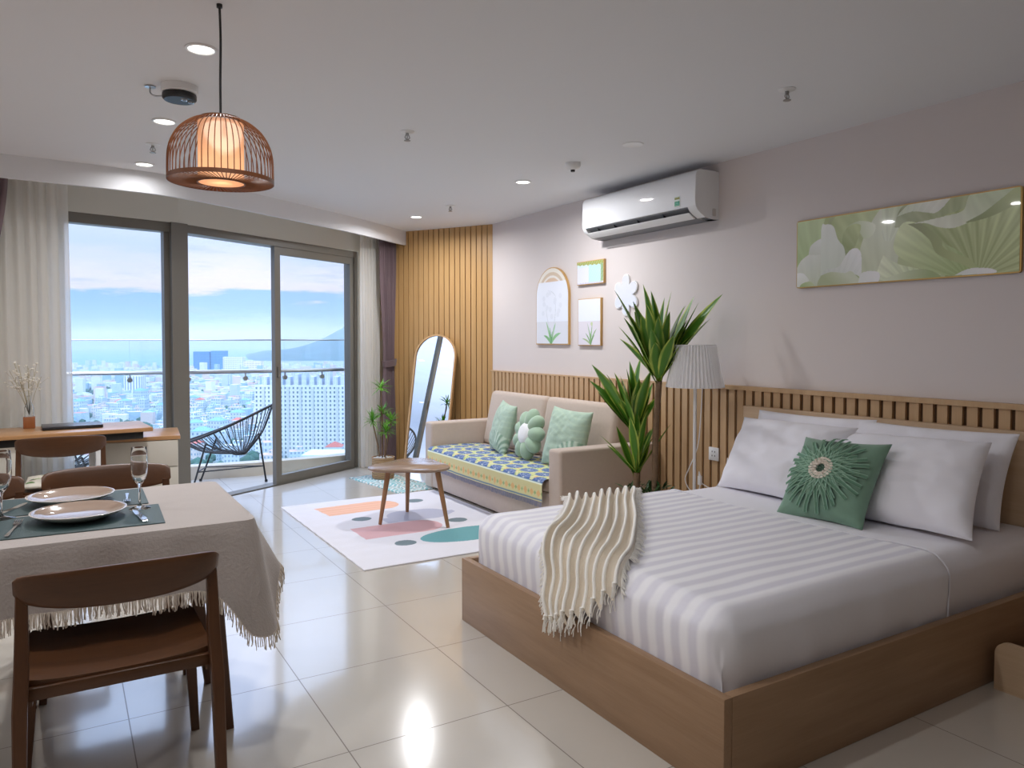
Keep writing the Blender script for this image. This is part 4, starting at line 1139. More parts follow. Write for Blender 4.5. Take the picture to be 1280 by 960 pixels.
for pts, r_ in (([(0.03, -0.045, 0.25), (0.025, -0.055, 0.7), (0.02, -0.09, 1.08)], 0.021), ([(-0.02, 0.06, 0.25), (-0.02, 0.085, 0.45), (-0.02, 0.10, 0.74)], 0.020), ([(-0.05, 0.03, 0.25), (-0.055, 0.035, 0.36), (-0.055, 0.035, 0.475)], 0.024)):
    dstems.append(MB().tube(catmull(pts, 6), r_, 10).build('stem', M['bark'], dr, angle=60))
CAMR = Vector((0.857, -0.515, 0))
def crown(base, spec, seed, inner=8, L=0.6, w=0.026, el=(65, 85)):
    random.seed(seed); mb = MB()
    for (side, up, depth, LL) in spec:     # horizontal lean across the view, upward, depth
        d = CAMR * side + Vector((0.515, 0.857, 0)) * depth
        az = math.atan2(d.y, d.x); e = math.atan2(up, max(0.02, d.length))
        leaf(mb, Vector(base) + Vector((random.uniform(-.01, .01), random.uniform(-.01, .01), random.uniform(-.02, .03))), az, e, LL, w * random.uniform(0.85, 1.1), random.uniform(-0.05, 0.22), 0.3, random.uniform(-.6, .6))
    for i in range(inner):
        leaf(mb, Vector(base) + Vector((0, 0, 0.02)), random.uniform(0, 2 * PI), R(random.uniform(*el)), L * random.uniform(0.55, 1.0), w * random.uniform(0.75, 1.0), random.uniform(0.05, 0.3), 0.3, random.uniform(-.5, .5))
    return mb
c1 = crown((0.02, -0.09, 1.06), [(-0.27, 0.59, -0.058501720942015806, 0.675), (-0.22, 0.38, 0.05558939790995722, 0.457), (-0.24, 0.28, 0.04220393903625824, 0.384), (-0.09, 0.61, -0.03918895588169253, 0.641), (-0.04, 0.56, -0.0007303860652894539, 0.584), (0.025, 0.54, -0.008081429633801901, 0.562), (0.13, 0.51, 0.024254875635642076, 0.547), (0.22, 0.55, 0.046195736181682115, 0.616), (0.36, 0.56, -0.06498246611612242, 0.692), (0.28, 0.4, -0.07546440375647899, 0.508), (-0.16, 0.5, 0.05372241662717915, 0.546), (0.17, 0.42, -0.010757269135191455, 0.471), (0.08, 0.56, 0.04196481319327072, 0.588), (-0.13, 0.42, -0.0796630314638223, 0.457), (0.24, 0.5, -0.008738048951231772, 0.577)], 3, 20, 0.54, 0.052, (52, 84))
c1.build('crown', M['leafv'], dstems[0], angle=60)
c2 = crown((-0.02, 0.10, 0.71), [(-0.27, 0.45, -0.058501720942015806, 0.546), (-0.27, 0.34, 0.05558939790995722, 0.452), (-0.24, 0.27, 0.04220393903625824, 0.376), (-0.17, 0.39, -0.03918895588169253, 0.442), (-0.06, 0.45, -0.0007303860652894539, 0.472), (-0.03, 0.485, -0.008081429633801901, 0.505), (0.04, 0.5, 0.024254875635642076, 0.522), (0.12, 0.35, 0.046195736181682115, 0.385), (-0.12, 0.42, -0.06498246611612242, 0.454), (0.08, 0.42, -0.07546440375647899, 0.445), (-0.2, 0.33, 0.05372241662717915, 0.401), (0.16, 0.28, -0.010757269135191455, 0.335)], 5, 15, 0.44, 0.048, (54, 84))
c2.build('crown', M['leafv'], dstems[1], angle=60)
c3 = crown((-0.055, 0.035, 0.455), [(-0.24, 0.26, -0.058501720942015806, 0.368), (-0.12, 0.33, 0.05558939790995722, 0.365), (0.01, 0.45, 0.04220393903625824, 0.468), (0.05, 0.41, -0.03918895588169253, 0.43), (0.125, 0.35, -0.0007303860652894539, 0.387), (0.21, 0.32, -0.008081429633801901, 0.398), (-0.19, 0.2, 0.024254875635642076, 0.287), (0.09, 0.3, 0.046195736181682115, 0.326), (-0.06, 0.36, -0.06498246611612242, 0.38)], 7, 6, 0.32, 0.038, (60, 84))
c3.build('crown', M['leafv'], dstems[2], angle=60)
random.seed(8); ug = MB()
for i in range(90):
    a = random.uniform(0, 2 * PI); r_ = random.uniform(0.02, 0.15)
    leaf(ug, (r_ * math.cos(a), r_ * math.sin(a), 0.28 + random.uniform(0, 0.10)), random.uniform(0, 2 * PI), R(random.uniform(0, 70)), random.uniform(0.05, 0.10), 0.012, 0.4, 0.2, 0, 6)
ug.build('ground_foliage', pm('small_leaf', rgb(46, 84, 34), 0.5, var=0.4, vscale=30), dr, angle=60)
# basket plant
bk_ = thing('basket_plant', 'small leafy plant with tufted green heads in a woven basket by the mirror', 'plant', (2.66, 6.86, 0.008))
m_, t_, p_ = base_mat('woven_basket')
tc_ = t_.new('ShaderNodeTexCoord'); wv = t_.new('ShaderNodeTexWave'); wv.wave_type = 'BANDS'; wv.bands_direction = 'Z'; wv.inputs['Scale'].default_value = 22; wv.inputs['Distortion'].default_value = 1.5
t_.link(tc_.outputs['Object'], wv.inputs[0]); t_.link(t_.mix(wv.outputs[1], rgb(150, 112, 76), rgb(206, 170, 128)), p_.inputs['Base Color'])
bp_ = t_.new('ShaderNodeBump'); bp_.inputs['Strength'].default_value = 0.8; bp_.inputs['Distance'].default_value = 0.01; t_.link(wv.outputs[1], bp_.inputs['Height']); t_.link(bp_.outputs[0], p_.inputs['Normal'])
p_.inputs['Roughness'].default_value = 0.85
MB().lathe([(0.0, 0.0), (0.10, 0.0), (0.108, 0.02), (0.108, 0.19), (0.112, 0.205), (0.103, 0.205), (0.100, 0.18), (0.0, 0.178)], 36).build('basket', m_, bk_, angle=50)
pb = MB(); random.seed(3)
for i in range(46):
    a = random.uniform(0, 2 * PI); r_ = 0.095 * random.random() ** 0.5; b = bmesh.new(); bmesh.ops.create_icosphere(b, subdivisions=1, radius=random.uniform(0.010, 0.018))
    for v in b.verts: v.co = Vector((v.co.x, v.co.y, v.co.z * .7)) + Vector((r_ * math.cos(a), r_ * math.sin(a), 0.188 + random.uniform(0, .012)))
    pb.bm(b)
o_ = pb.build('pebbles', pm('white_pebble', rgb(224, 222, 216), 0.6), bk_); o_['kind'] = 'stuff'
heads = [(-0.02, 0.875, 0.02), (-0.105, 0.56, 0.0), (-0.01, 0.63, 0.03), (0.035, 0.45, -0.03), (0.075, 0.55, 0.03)]
sm_ = MB()
for hi, (sx, z, dp) in enumerate(heads):
    hd = CAMR * sx + Vector((0.515, 0.857, 0)) * dp + Vector((0, 0, z))
    b0 = Vector((sx * 0.25, dp * 0.3, 0.17))
    hs_ = MB().tube(catmull([b0, b0.lerp(hd, 0.55) + Vector((0, 0, 0.02)), hd], 5), 0.007, 7).build('stem', M['bark'], bk_, angle=60)
    mb = MB(); random.seed(40 + hi)
    for i in range(46):
        leaf(mb, hd + Vector((0, 0, random.uniform(-.015, .015))), random.uniform(0, 2 * PI), R(random.uniform(-35, 80)), random.uniform(0.075, 0.135), 0.0065, random.uniform(0.3, 1.0), 0.4, 0, 7)
    mb.build('leaf_head', M['leafp'], hs_, angle=60)

# ------------------------------------------------------------------ floor lamp, socket
fl = thing('floor_lamp', 'slim white floor lamp with a pleated shade beside the bed', 'lamp', (3.485, 3.515, 0))
MB().lathe([(0.0, 0.0), (0.115, 0.0), (0.118, 0.006), (0.112, 0.018), (0.02, 0.022), (0.0, 0.022)], 36).build('base', M['white'], fl, angle=40)
MB().tube([(0, 0, 0.02), (0.0, 0.0, 0.6), (0.0, -0.0, 1.20)], 0.0105, 10).build('pole', M['white'], fl)
sh = MB(); NPl = 44
def shf(u, v):
    a = 2 * PI * u; k = 0.5 + 0.5 * math.cos(NPl * a)
    r_ = lerp(0.186, 0.130, v) - 0.010 * k
    return (r_ * math.cos(a), r_ * math.sin(a), lerp(1.045, 1.312, v))
sh.grid(shf, NPl * 6, 6, closed=True)
sh.lathe([(0.186, 1.043), (0.187, 1.048), (0.178, 1.048), (0.178, 1.043)], 64); sh.lathe([(0.130, 1.310), (0.131, 1.315), (0.122, 1.315), (0.122, 1.310)], 64)
m_ = bpy.data.materials.new('pleated_shade'); m_.use_nodes = True; t_ = NT(m_.node_tree); t_.n.clear()
o_ = t_.new('ShaderNodeOutputMaterial'); a_ = t_.new('ShaderNodeBsdfDiffuse'); a_.inputs[0].default_value = (*rgb(250, 250, 252), 1); b_ = t_.new('ShaderNodeBsdfTranslucent'); b_.inputs[0].default_value = (*rgb(250, 250, 252), 1)
mx_ = t_.new('ShaderNodeMixShader'); mx_.inputs[0].default_value = 0.3; t_.link(a_.outputs[0], mx_.inputs[1]); t_.link(b_.outputs[0], mx_.inputs[2]); t_.link(mx_.outputs[0], o_.inputs[0])
sh.build('shade', m_, fl, angle=30)
fm_ = MB()
for i in range(3):
    a = 2 * PI * i / 3; fm_.tube([(0, 0, 1.20), (0.125 * math.cos(a), 0.125 * math.sin(a), 1.308)], 0.0025, 5)
fm_.tube([(0, 0, 1.17), (0, 0, 1.24)], 0.018, 10); fm_.build('socket_holder', M['white'], fl)
cord = catmull([(0.03, -0.035, 1.05), (0.022, -0.03, 0.85), (0.012, -0.015, 0.66), (-0.015, 0.03, 0.52), (-0.02, 0.062, 0.44), (-0.01, 0.03, 0.375), (0.0, -0.03, 0.37), (0.01, -0.045, 0.44), (0.012, -0.03, 0.50), (0.015, -0.035, 0.44), (0.05, -0.09, 0.40), (0.10, -0.11, 0.42), (0.19, -0.09, 0.52), (0.226, -0.07, 0.575)], 8)
MB().tube(cord, 0.0035, 6).build('cord', M['white'], fl)
MB().box((0.011, -0.038, 0.445), (0.02, 0.028, 0.06), r=0.006).build('switch', M['white'], fl)
so = thing('wall_socket', 'white wall socket on the slatted wainscot left of the headboard', 'socket', (3.727, 3.575, 0.545))
MB().box((-0.005, 0, 0.04), (0.010, 0.088, 0.088), r=0.003).build('plate', M['white'], so)
hl = MB()
for (y_, z_) in ((-0.012, 0.055), (0.012, 0.055), (-0.012, 0.028), (0.012, 0.028)): hl.box((-0.0102, y_, z_), (0.001, 0.005, 0.010))
hl.build('slots', M['black'], so)

# ------------------------------------------------------------------ pendant
M['bamboo'] = wood('bamboo', rgb(144, 88, 50), rgb(108, 62, 32), axis=2, rough=0.5)
pn = thing('pendant_lamp', 'bamboo cage pendant lamp with a glowing inner cylinder over the table', 'pendant lamp', (0.492, 2.812, 0))
MB().tube(catmull([(0.0, 0.0, H), (0.003, 0.002, 2.40), (0.0, 0.0, 2.25), (0, 0, 2.11)], 5), 0.0042, 8).build('cord', M['black'], pn)
MB().lathe([(0.0, H), (0.010, H), (0.010, H - 0.012), (0.0, H - 0.014)], 16).build('ceiling_hook', M['black'], pn)
RB, ZB, ZT_ = 0.176, 1.906, 2.118
NR = 54; cg = MB()
prof_ = [(0.066, ZT_), (0.10, ZT_ - 0.012), (0.14, ZT_ - 0.045), (0.165, ZT_ - 0.09), (0.1745, ZT_ - 0.135), (0.176, ZB)]
for i in range(NR):
    a = 2 * PI * i / NR
    cg.tube(catmull([(r_ * math.cos(a), r_ * math.sin(a), z) for (r_, z) in prof_], 4), 0.0018, 5)
cg.build('cage', M['bamboo'], pn)
rg_ = MB()
def hoop(mb, r_, z, h_, w_=0.004, n=56):
    mb.lathe([(r_ - w_ / 2, z - h_ / 2), (r_ + w_ / 2, z - h_ / 2), (r_ + w_ / 2, z + h_ / 2), (r_ - w_ / 2, z + h_ / 2), (r_ - w_ / 2, z - h_ / 2)], n)
M['hoop'] = wood('bamboo_hoop', rgb(120, 72, 40), rgb(92, 52, 28), axis=2, rough=0.5)
for (r_, z_, h_) in ((0.066, ZT_, 0.012), (RB, ZB, 0.014), (0.079, ZB - 0.008, 0.007)):
    rg_ = MB(); hoop(rg_, r_, z_, h_); rg_.build('hoop', M['hoop'], pn)
bs = MB()
for i in range(72):
    a = 2 * PI * i / 72; a2 = a + 0.12
    bs.tube([(RB * math.cos(a), RB * math.sin(a), ZB - 0.006), (0.08 * math.cos(a2), 0.08 * math.sin(a2), ZB - 0.008)], 0.0016, 4)
bs.build('base_slats', M['bamboo'], pn)
M['glow'] = emit_mat('lamp_diffuser_glow', rgb(255, 176, 110), 0.95)
ic = MB(); ic.lathe([(0.0, ZB - 0.009), (0.0755, ZB - 0.009), (0.0765, ZB - 0.002), (0.0765, ZT_ - 0.012), (0.06, ZT_ - 0.010)], 40)
m_ = bpy.data.materials.new('lamp_diffuser'); m_.use_nodes = True; t_ = NT(m_.node_tree); t_.n.clear()
o_ = t_.new('ShaderNodeOutputMaterial'); e_ = t_.new('ShaderNodeEmission'); d_ = t_.new('ShaderNodeBsdfTranslucent'); d2_ = t_.new('ShaderNodeBsdfDiffuse'); ad = t_.new('ShaderNodeMixShader'); ad2 = t_.new('ShaderNodeAddShader')
d_.inputs[0].default_value = (*rgb(240, 210, 188), 1); d2_.inputs[0].default_value = (*rgb(240, 210, 188), 1); ad.inputs[0].default_value = 0.7
e_.inputs[0].default_value = (*rgb(255, 176, 118), 1); e_.inputs[1].default_value = 0.12
t_.link(d2_.outputs[0], ad.inputs[1]); t_.link(d_.outputs[0], ad.inputs[2]); t_.link(ad.outputs[0], ad2.inputs[0]); t_.link(e_.outputs[0], ad2.inputs[1]); t_.link(ad2.outputs[0], o_.inputs[0])
ic.build('diffuser', m_, pn, angle=40)
b = MB(); b.lathe([(0.0, -0.045), (0.018, -0.04), (0.030, -0.02), (0.030, 0.0), (0.02, 0.025), (0.012, 0.04), (0.0, 0.04)], 20, (0, 0, 2.0)); b.build('bulb', emit_mat('bulb_glow', rgb(255, 190, 110), 1.5), pn)

# ------------------------------------------------------------------ air conditioner
acu = thing('air_conditioner', 'white wall-mounted split air conditioner under the ceiling', 'air conditioner', (3.76, 3.585, 2.145))
LA = 1.235
pf_ = [(0, 0.315), (-0.16, 0.315)] + [(-0.16 + q[0], 0.265 + q[1]) for q in [(0.05 * math.sin(-R(a)), 0.05 * math.cos(R(a))) for a in (15, 40, 65, 85)]] + [(-0.212, 0.22), (-0.215, 0.12), (-0.210, 0.075), (-0.195, 0.052), (-0.165, 0.030), (-0.12, 0.008), (-0.06, 0.0), (0, 0.0)]
body = [(0, 0.315), (-0.155, 0.315), (-0.19, 0.30), (-0.200, 0.27), (-0.202, 0.072), (-0.15, 0.05), (-0.12, 0.008), (-0.06, 0.0), (0, 0.0)]
MB().prism(body, 0.004, LA - 0.004, lambda a, b, c: (a, c, b)).build('body', pm('ac_recess', rgb(120, 122, 126), 0.5), acu, angle=25)
def cap_(y0, y1): return MB().prism(pf_, y0, y1, lambda a, b, c: (a, c, b))
for (y0, y1) in ((0.0, 0.075), (LA - 0.04, LA)): cap_(y0, y1).build('end_cap', M['white'], acu, angle=28)
fpan = [(-0.03, 0.318), (-0.16, 0.3165)] + [(-0.1605 + q[0], 0.2655 + q[1]) for q in [(0.0515 * math.sin(-R(a)), 0.0515 * math.cos(R(a))) for a in (15, 40, 65, 85)]] + [(-0.2135, 0.22), (-0.2165, 0.12), (-0.2115, 0.078), (-0.198, 0.076), (-0.198, 0.26), (-0.16, 0.305), (-0.03, 0.308)]
fp_ = MB().prism(fpan, 0.002, LA - 0.002, lambda a, b, c: (a, c, b)).build('front_panel', pm('ac_gloss_white', rgb(236, 236, 238), 0.45, coat=0.35, coatr=0.03, spec=0.3), acu, angle=28)
lv = MB(); lv.prism([(-0.196, 0.040), (-0.190, 0.032), (-0.14, 0.004), (-0.135, 0.008), (-0.188, 0.041)], 0.08, LA - 0.045, lambda a, b, c: (a, c, b)); lv.build('louver', M['white'], acu, angle=28)
for y_ in (0.33, 0.60, 0.86, 1.06):
    vn = MB(); vn.prism([(-0.195, 0.066), (-0.16, 0.05), (-0.145, 0.02), (-0.175, 0.03)], y_, y_ + 0.006, lambda a, b, c: (a, c, b)); vn.build('vent_blade', M['black'], acu, smooth=False)
stc = MB(); stc.box((-0.2175, 0.165, 0.125), (0.0016, 0.052, 0.07), 0); stc.box((-0.2185, 0.165, 0.112), (0.0010, 0.046, 0.030), 1); stc.box((-0.2185, 0.165, 0.146), (0.0010, 0.046, 0.014), 2)
for i in range(3): stc.box((-0.2192, 0.165, 0.104 + i * 0.008), (0.0006, 0.036 - i * 0.006, 0.003), 3)
stc.build('energy_label', [pm('label_white', rgb(220, 230, 220), 0.5), pm('label_green', rgb(40, 150, 110), 0.5), pm('label_olive', rgb(150, 150, 70), 0.5), pm('label_teal', rgb(120, 200, 180), 0.5)], fp_, smooth=False)
lc = MB(); lc.prism(rrect(0.0, 0, 0.03, 0.05, 0.006, 3), -0.0025, 0.001, lambda a, b, c: (-0.06 + a, c, 0.02 + b)); lc.build('side_latch', pm('ac_latch', rgb(205, 200, 195), 0.4), acu)

# ------------------------------------------------------------------ pictures
M['gold'] = pm('gold_edge', rgb(196, 160, 96), 0.3, metal=0.8)
M['pine'] = wood('picture_edge', rgb(206, 166, 106), rgb(186, 146, 88), axis=2)
XW = 3.76
def flat_pic(root, wy, hz, res_u, res_v, colf, th=0.022, rough=0.25, name='print', coat=0.3):
    """picture surface facing -X; local y runs away from the bed (+Y), z up"""
    g = MB().grid(lambda u, v: (-th, wy * (1 - u), hz * v), res_u, res_v)
    o = g.build(name, attr_mat(name + '_paint', rough, coat=coat), root, smooth=False)
    c = coords(o); color_attr(o, colf(1 - c[:, 1] / wy, c[:, 2] / hz)); return o
def mixc(col, k, c, a=1.0):
    a_ = (k.astype(float) * a)[:, None]; return col * (1 - a_) + np.array(c)[None, :] * a_
def blade(col, u, v, x0, y0, x1, y1, w, c, asp, bend=0.0, a=1.0):
    dx, dy = (x1 - x0) * asp, y1 - y0; L = math.hypot(dx, dy)
    t = (((u - x0) * asp) * dx + (v - y0) * dy) / (L * L); dd = ((u - x0) * asp * dy - (v - y0) * dx) / L - bend * np.sin(np.clip(t, 0, 1) * PI)
    k = (t > 0) & (t < 1) & (np.abs(dd) < w * np.sin(np.clip(t * 0.85 + 0.15, 0, 1) * PI) ** 0.7)
    return mixc(col, k, c, a)
# long lotus canvas
cv = thing('lotus_canvas', 'long horizontal green and white lotus-leaf picture above the bed', 'picture', (XW, 1.735, 1.65))
CW, CH = 1.215, 0.395
MB().prism(rrect(0, 0, CW, CH, 0.014, 4), -0.019, -0.0005, lambda a, b, c: (c, a, b)).build('frame', M['gold'], cv, angle=50)
def inpoly(u, v, poly):
    poly = [tuple(p) for p in poly]; k = np.zeros(len(u), bool); n = len(poly); j = n - 1
    for i in range(n):
        (xi, yi), (xj, yj) = poly[i], poly[j]
        c = ((yi > v) != (yj > v)) & (u < (xj - xi) * (v - yi) / (yj - yi + 1e-12) + xi); k ^= c; j = i
    return k
def spl(pts, n=8):
    q = catmull([(p[0], p[1], 0) for p in pts + [pts[0]]], n); return [(p.x, p.y) for p in q]
def lotus(u, v):
    A = 3.08
    col = np.tile(np.array([0.70, 0.76, 0.53]), (len(u), 1))
    x = u * A
    def streak(cx, cy, f, amp, ph=0.0):
        a = np.arctan2(v - cy, x - cx); d = np.hypot(x - cx, v - cy)
        return amp * (np.sin(a * f + ph + 1.5 * np.sin(d * 4)) + 0.5 * np.sin(a * f * 2.3 + 2 * d))
    def petal(pts, cA, cB, ax, streakp=None, rim=None):
        nonlocal col
        k = inpoly(u, v, spl(pts))
        t = np.clip((u - ax[0]) * (ax[2] - ax[0]) * A * A + (v - ax[1]) * (ax[3] - ax[1]), -1e9, 1e9) / ((A * (ax[2] - ax[0])) ** 2 + (ax[3] - ax[1]) ** 2)
        t = np.clip(t, 0, 1)[:, None]; cc = np.array(cA) * (1 - t) + np.array(cB) * t
        if streakp: cc = cc + streak(*streakp)[:, None]
        col = np.where(k[:, None], cc, col)
    # back leaves
    petal([(0, 0.3), (0, 1.05), (0.2, 1.05), (0.19, 0.5), (0.1, 0.3)], (0.60, 0.70, 0.44), (0.76, 0.84, 0.62), (0, 0.2, 0.1, 1), (0.4, -0.2, 26, 0.018))
    petal([(0.17, 0.45), (0.17, 1.05), (0.46, 1.05), (0.5, 0.2), (0.3, 0.1)], (0.62, 0.68, 0.44), (0.76, 0.82, 0.58), (0.2, 0.3, 0.45, 1), (1.9, -0.3, 30, 0.03))
    petal([(0.36, -0.05), (0.34, 0.5), (0.45, 1.05), (0.56, 1.05), (0.52, 0.3), (0.5, -0.05)], (0.76, 0.80, 0.66), (0.86, 0.88, 0.78), (0.35, 0, 0.5, 1), (1.4, -0.5, 22, 0.015))
    petal([(0.44, 1.05), (0.46, 0.55), (0.6, 0.75), (0.72, 1.05)], (0.84, 0.87, 0.77), (0.74, 0.80, 0.60), (0.45, 0.6, 0.65, 1), (1.45, 0.45, 18, 0.03))
    petal([(0.5, 0.72), (0.58, 1.05), (1.02, 1.05), (1.02, 0.8), (0.7, 0.66)], (0.58, 0.62, 0.44), (0.70, 0.76, 0.54), (0.55, .7, .9, 1), (2.3, 0.2, 24, 0.03))
    # right big leaf
    petal([(0.66, -0.05), (0.60, 0.6), (0.70, 0.78), (1.02, 0.85), (1.02, -0.05)], (0.56, 0.62, 0.38), (0.76, 0.82, 0.56), (0.7, 0.0, 0.98, 0.7), (2.62, -0.05, 30, 0.055))
    petal([(0.70, 0.02), (0.58, 0.2), (0.50, 0.42), (0.53, 0.74), (0.6, 0.74), (0.68, 0.5), (0.78, 0.3), (0.86, 0.02)], (0.60, 0.70, 0.42), (0.82, 0.87, 0.65), (0.80, 0.05, 0.52, 0.6), (2.55, -0.1, 34, 0.03))
    petal([(0.56, 0.74), (0.62, 0.72), (0.70, 0.50), (0.72, 0.36), (0.82, 0.20), (0.85, 0.04), (0.79, 0.14), (0.69, 0.30), (0.655, 0.50), (0.60, 0.66)], (0.46, 0.50, 0.30), (0.66, 0.72, 0.46), (0.6, 0.5, 0.75, 0.55))
    petal([(0.45, 0.36), (0.44, 0.02), (0.72, 0.0), (0.60, 0.14), (0.52, 0.22)], (0.72, 0.80, 0.58), (0.90, 0.93, 0.80), (0.7, 0.0, 0.45, 0.3), (1.9, -0.25, 30, 0.04))
    petal([(0.44, 0.02), (0.58, 0.12), (0.66, 0.10), (0.70, -0.03), (0.5, -0.03)], (0.58, 0.66, 0.42), (0.84, 0.88, 0.74), (0.66, 0.0, 0.5, 0.1))
    # curled pale rims at the top right
    petal([(0.51, 0.86), (0.58, 1.02), (0.73, 1.03), (0.72, 0.93), (0.68, 0.84), (0.64, 0.86), (0.58, 0.90)], (0.78, 0.83, 0.70), (0.92, 0.93, 0.88), (0.55, 0.8, 0.65, 1.0), (1.6, 0.4, 40, 0.012))
    petal([(0.585, 0.74), (0.66, 0.76), (0.72, 0.78), (0.79, 0.82), (0.83, 1.03), (1.0, 1.03), (0.95, 0.90), (0.87, 0.74), (0.77, 0.62), (0.70, 0.64), (0.64, 0.72)], (0.90, 0.92, 0.84), (0.80, 0.86, 0.70), (0.75, 0.62, 0.85, 0.95), (2.3, 1.5, 22, 0.018))
    petal([(0.98, 1.0), (0.87, 0.76), (0.80, 0.66), (0.90, 0.70), (1.02, 0.86), (1.02, 1.0)], (0.50, 0.56, 0.34), (0.72, 0.78, 0.52), (0.86, 0.7, 0.98, 0.9))
    petal([(0.28, 0.84), (0.34, 0.88), (0.41, 0.80), (0.40, 0.66), (0.36, 0.62), (0.33, 0.74)], (0.70, 0.77, 0.58), (0.90, 0.92, 0.82), (0.3, 0.7, 0.4, 0.82))
    petal([(0.25, 0.40), (0.25, 0.70), (0.29, 0.84), (0.34, 0.82), (0.33, 0.66), (0.30, 0.46)], (0.52, 0.58, 0.36), (0.72, 0.78, 0.52), (0.25, 0.5, 0.32, 0.8), (1.2, 0.2, 20, 0.02))
    petal([(0.18, 1.02), (0.165, 0.78), (0.20, 0.66), (0.19, 0.9), (0.215, 1.02)], (0.50, 0.56, 0.36), (0.66, 0.70, 0.5), (0.18, 0.7, 0.2, 1))
    # white lotus
    petal([(0.0, 0.30), (0.03, 0.42), (0.09, 0.50), (0.15, 0.46), (0.16, -0.03), (0.0, -0.03)], (0.76, 0.80, 0.70), (0.90, 0.91, 0.88), (0.1, 0.0, 0.05, 0.5), (0.3, -0.5, 26, 0.008))
    petal([(0.065, 0.48), (0.08, 0.62), (0.14, 0.70), (0.16, 0.56), (0.14, 0.47)], (0.82, 0.84, 0.78), (0.93, 0.94, 0.93), (0.1, 0.46, 0.13, 0.7))
    petal([(0.135, 0.12), (0.135, 0.84), (0.16, 0.90), (0.20, 0.86), (0.225, 0.66), (0.26, 0.50), (0.26, 0.16)], (0.80, 0.84, 0.77), (0.93, 0.945, 0.92), (0.2, 0.1, 0.17, 0.9), (0.6, -0.8, 34, 0.008))
    petal([(0.135, 0.16), (0.17, 0.24), (0.23, 0.26), (0.28, 0.46), (0.32, 0.50), (0.345, 0.40), (0.345, 0.1), (0.32, 0.12), (0.26, 0.16), (0.19, 0.14)], (0.80, 0.83, 0.78), (0.965, 0.965, 0.97), (0.2, 0.05, 0.32, 0.5), (0.6, -0.3, 40, 0.010))
    petal([(0.135, 0.15), (0.19, 0.19), (0.26, 0.16), (0.30, 0.17), (0.335, -0.03), (0.13, -0.03)], (0.66, 0.71, 0.52), (0.82, 0.85, 0.74), (0.2, 0, 0.25, 0.18))
    petal([(0.33, -0.03), (0.35, 0.14), (0.43, 0.13), (0.42, -0.03)], (0.90, 0.92, 0.90), (0.95, 0.95, 0.95), (0.33, 0, 0.42, 0.1))
    petal([(0.0, 0.22), (0.04, 0.20), (0.07, 0.08), (0.04, 0.02), (0.0, 0.02)], (0.86, 0.88, 0.82), (0.95, 0.96, 0.95), (0.04, 0.0, 0.03, 0.2))
    petal([(0.01, -0.03), (0.03, 0.05), (0.08, 0.07), (0.10, -0.03)], (0.58, 0.68, 0.42), (0.74, 0.8, 0.6), (0.03, 0, 0.08, 0.1))
    petal([(0.76, 0.01), (0.82, 0.08), (0.90, 0.06), (0.91, 0.0)], (0.90, 0.92, 0.90), (0.96, 0.96, 0.96), (0.8, 0, 0.9, 0.08))
    return np.clip(1 - (1 - col) * 0.78, 0, 1)
cg_ = MB().prism(rrect(0.008, 0.008, CW - 0.008, CH - 0.008, 0.010, 4), -0.021, -0.019, lambda a, b, c: (c, a, b))
cg_.build('canvas_board', pm('canvas_edge', rgb(180, 190, 150), 0.4), cv, angle=50)
gq = MB().grid(lambda u, v: (-0.0215, (CW - 0.012) * (1 - u) + 0.006, (CH - 0.012) * v + 0.006), 460, 150)
o_ = gq.build('canvas_print', attr_mat('lotus_paint', 0.22, coat=0.5), cv, smooth=False)
c = coords(o_); color_attr(o_, lotus(1 - (c[:, 1] - 0.006) / (CW - 0.012), (c[:, 2] - 0.006) / (CH - 0.012)))
# arched botanical print
AW, AH = 0.515, 0.685
ar = thing('arched_picture', 'arch-topped botanical picture with a pale wood edge above the sofa', 'picture', (XW, 5.275, 1.307))
archp = [(0, 0), (AW, 0)] + arc(AW / 2, AH - AW / 2, AW / 2, 0, 180, 30)
MB().prism(archp, -0.022, -0.0005, lambda a, b, c: (c, a, b)).build('frame', M['pine'], ar, angle=50)
def arch_pos(u, v):
    z = 0.008 + (AH - 0.016) * v; r_ = AW / 2 - 0.008; zs = AH - AW / 2
    hw = r_ if z < zs else math.sqrt(max(0.0, r_ * r_ - (z - zs) ** 2))
    return (-0.0235, AW / 2 + hw * (1 - 2 * u), z)
o_ = MB().grid(arch_pos, 120, 160).build('print', attr_mat('arch_paint', 0.25, coat=0.4), ar, smooth=False)
c = coords(o_); u = 1 - c[:, 1] / AW; v = c[:, 2] / AH
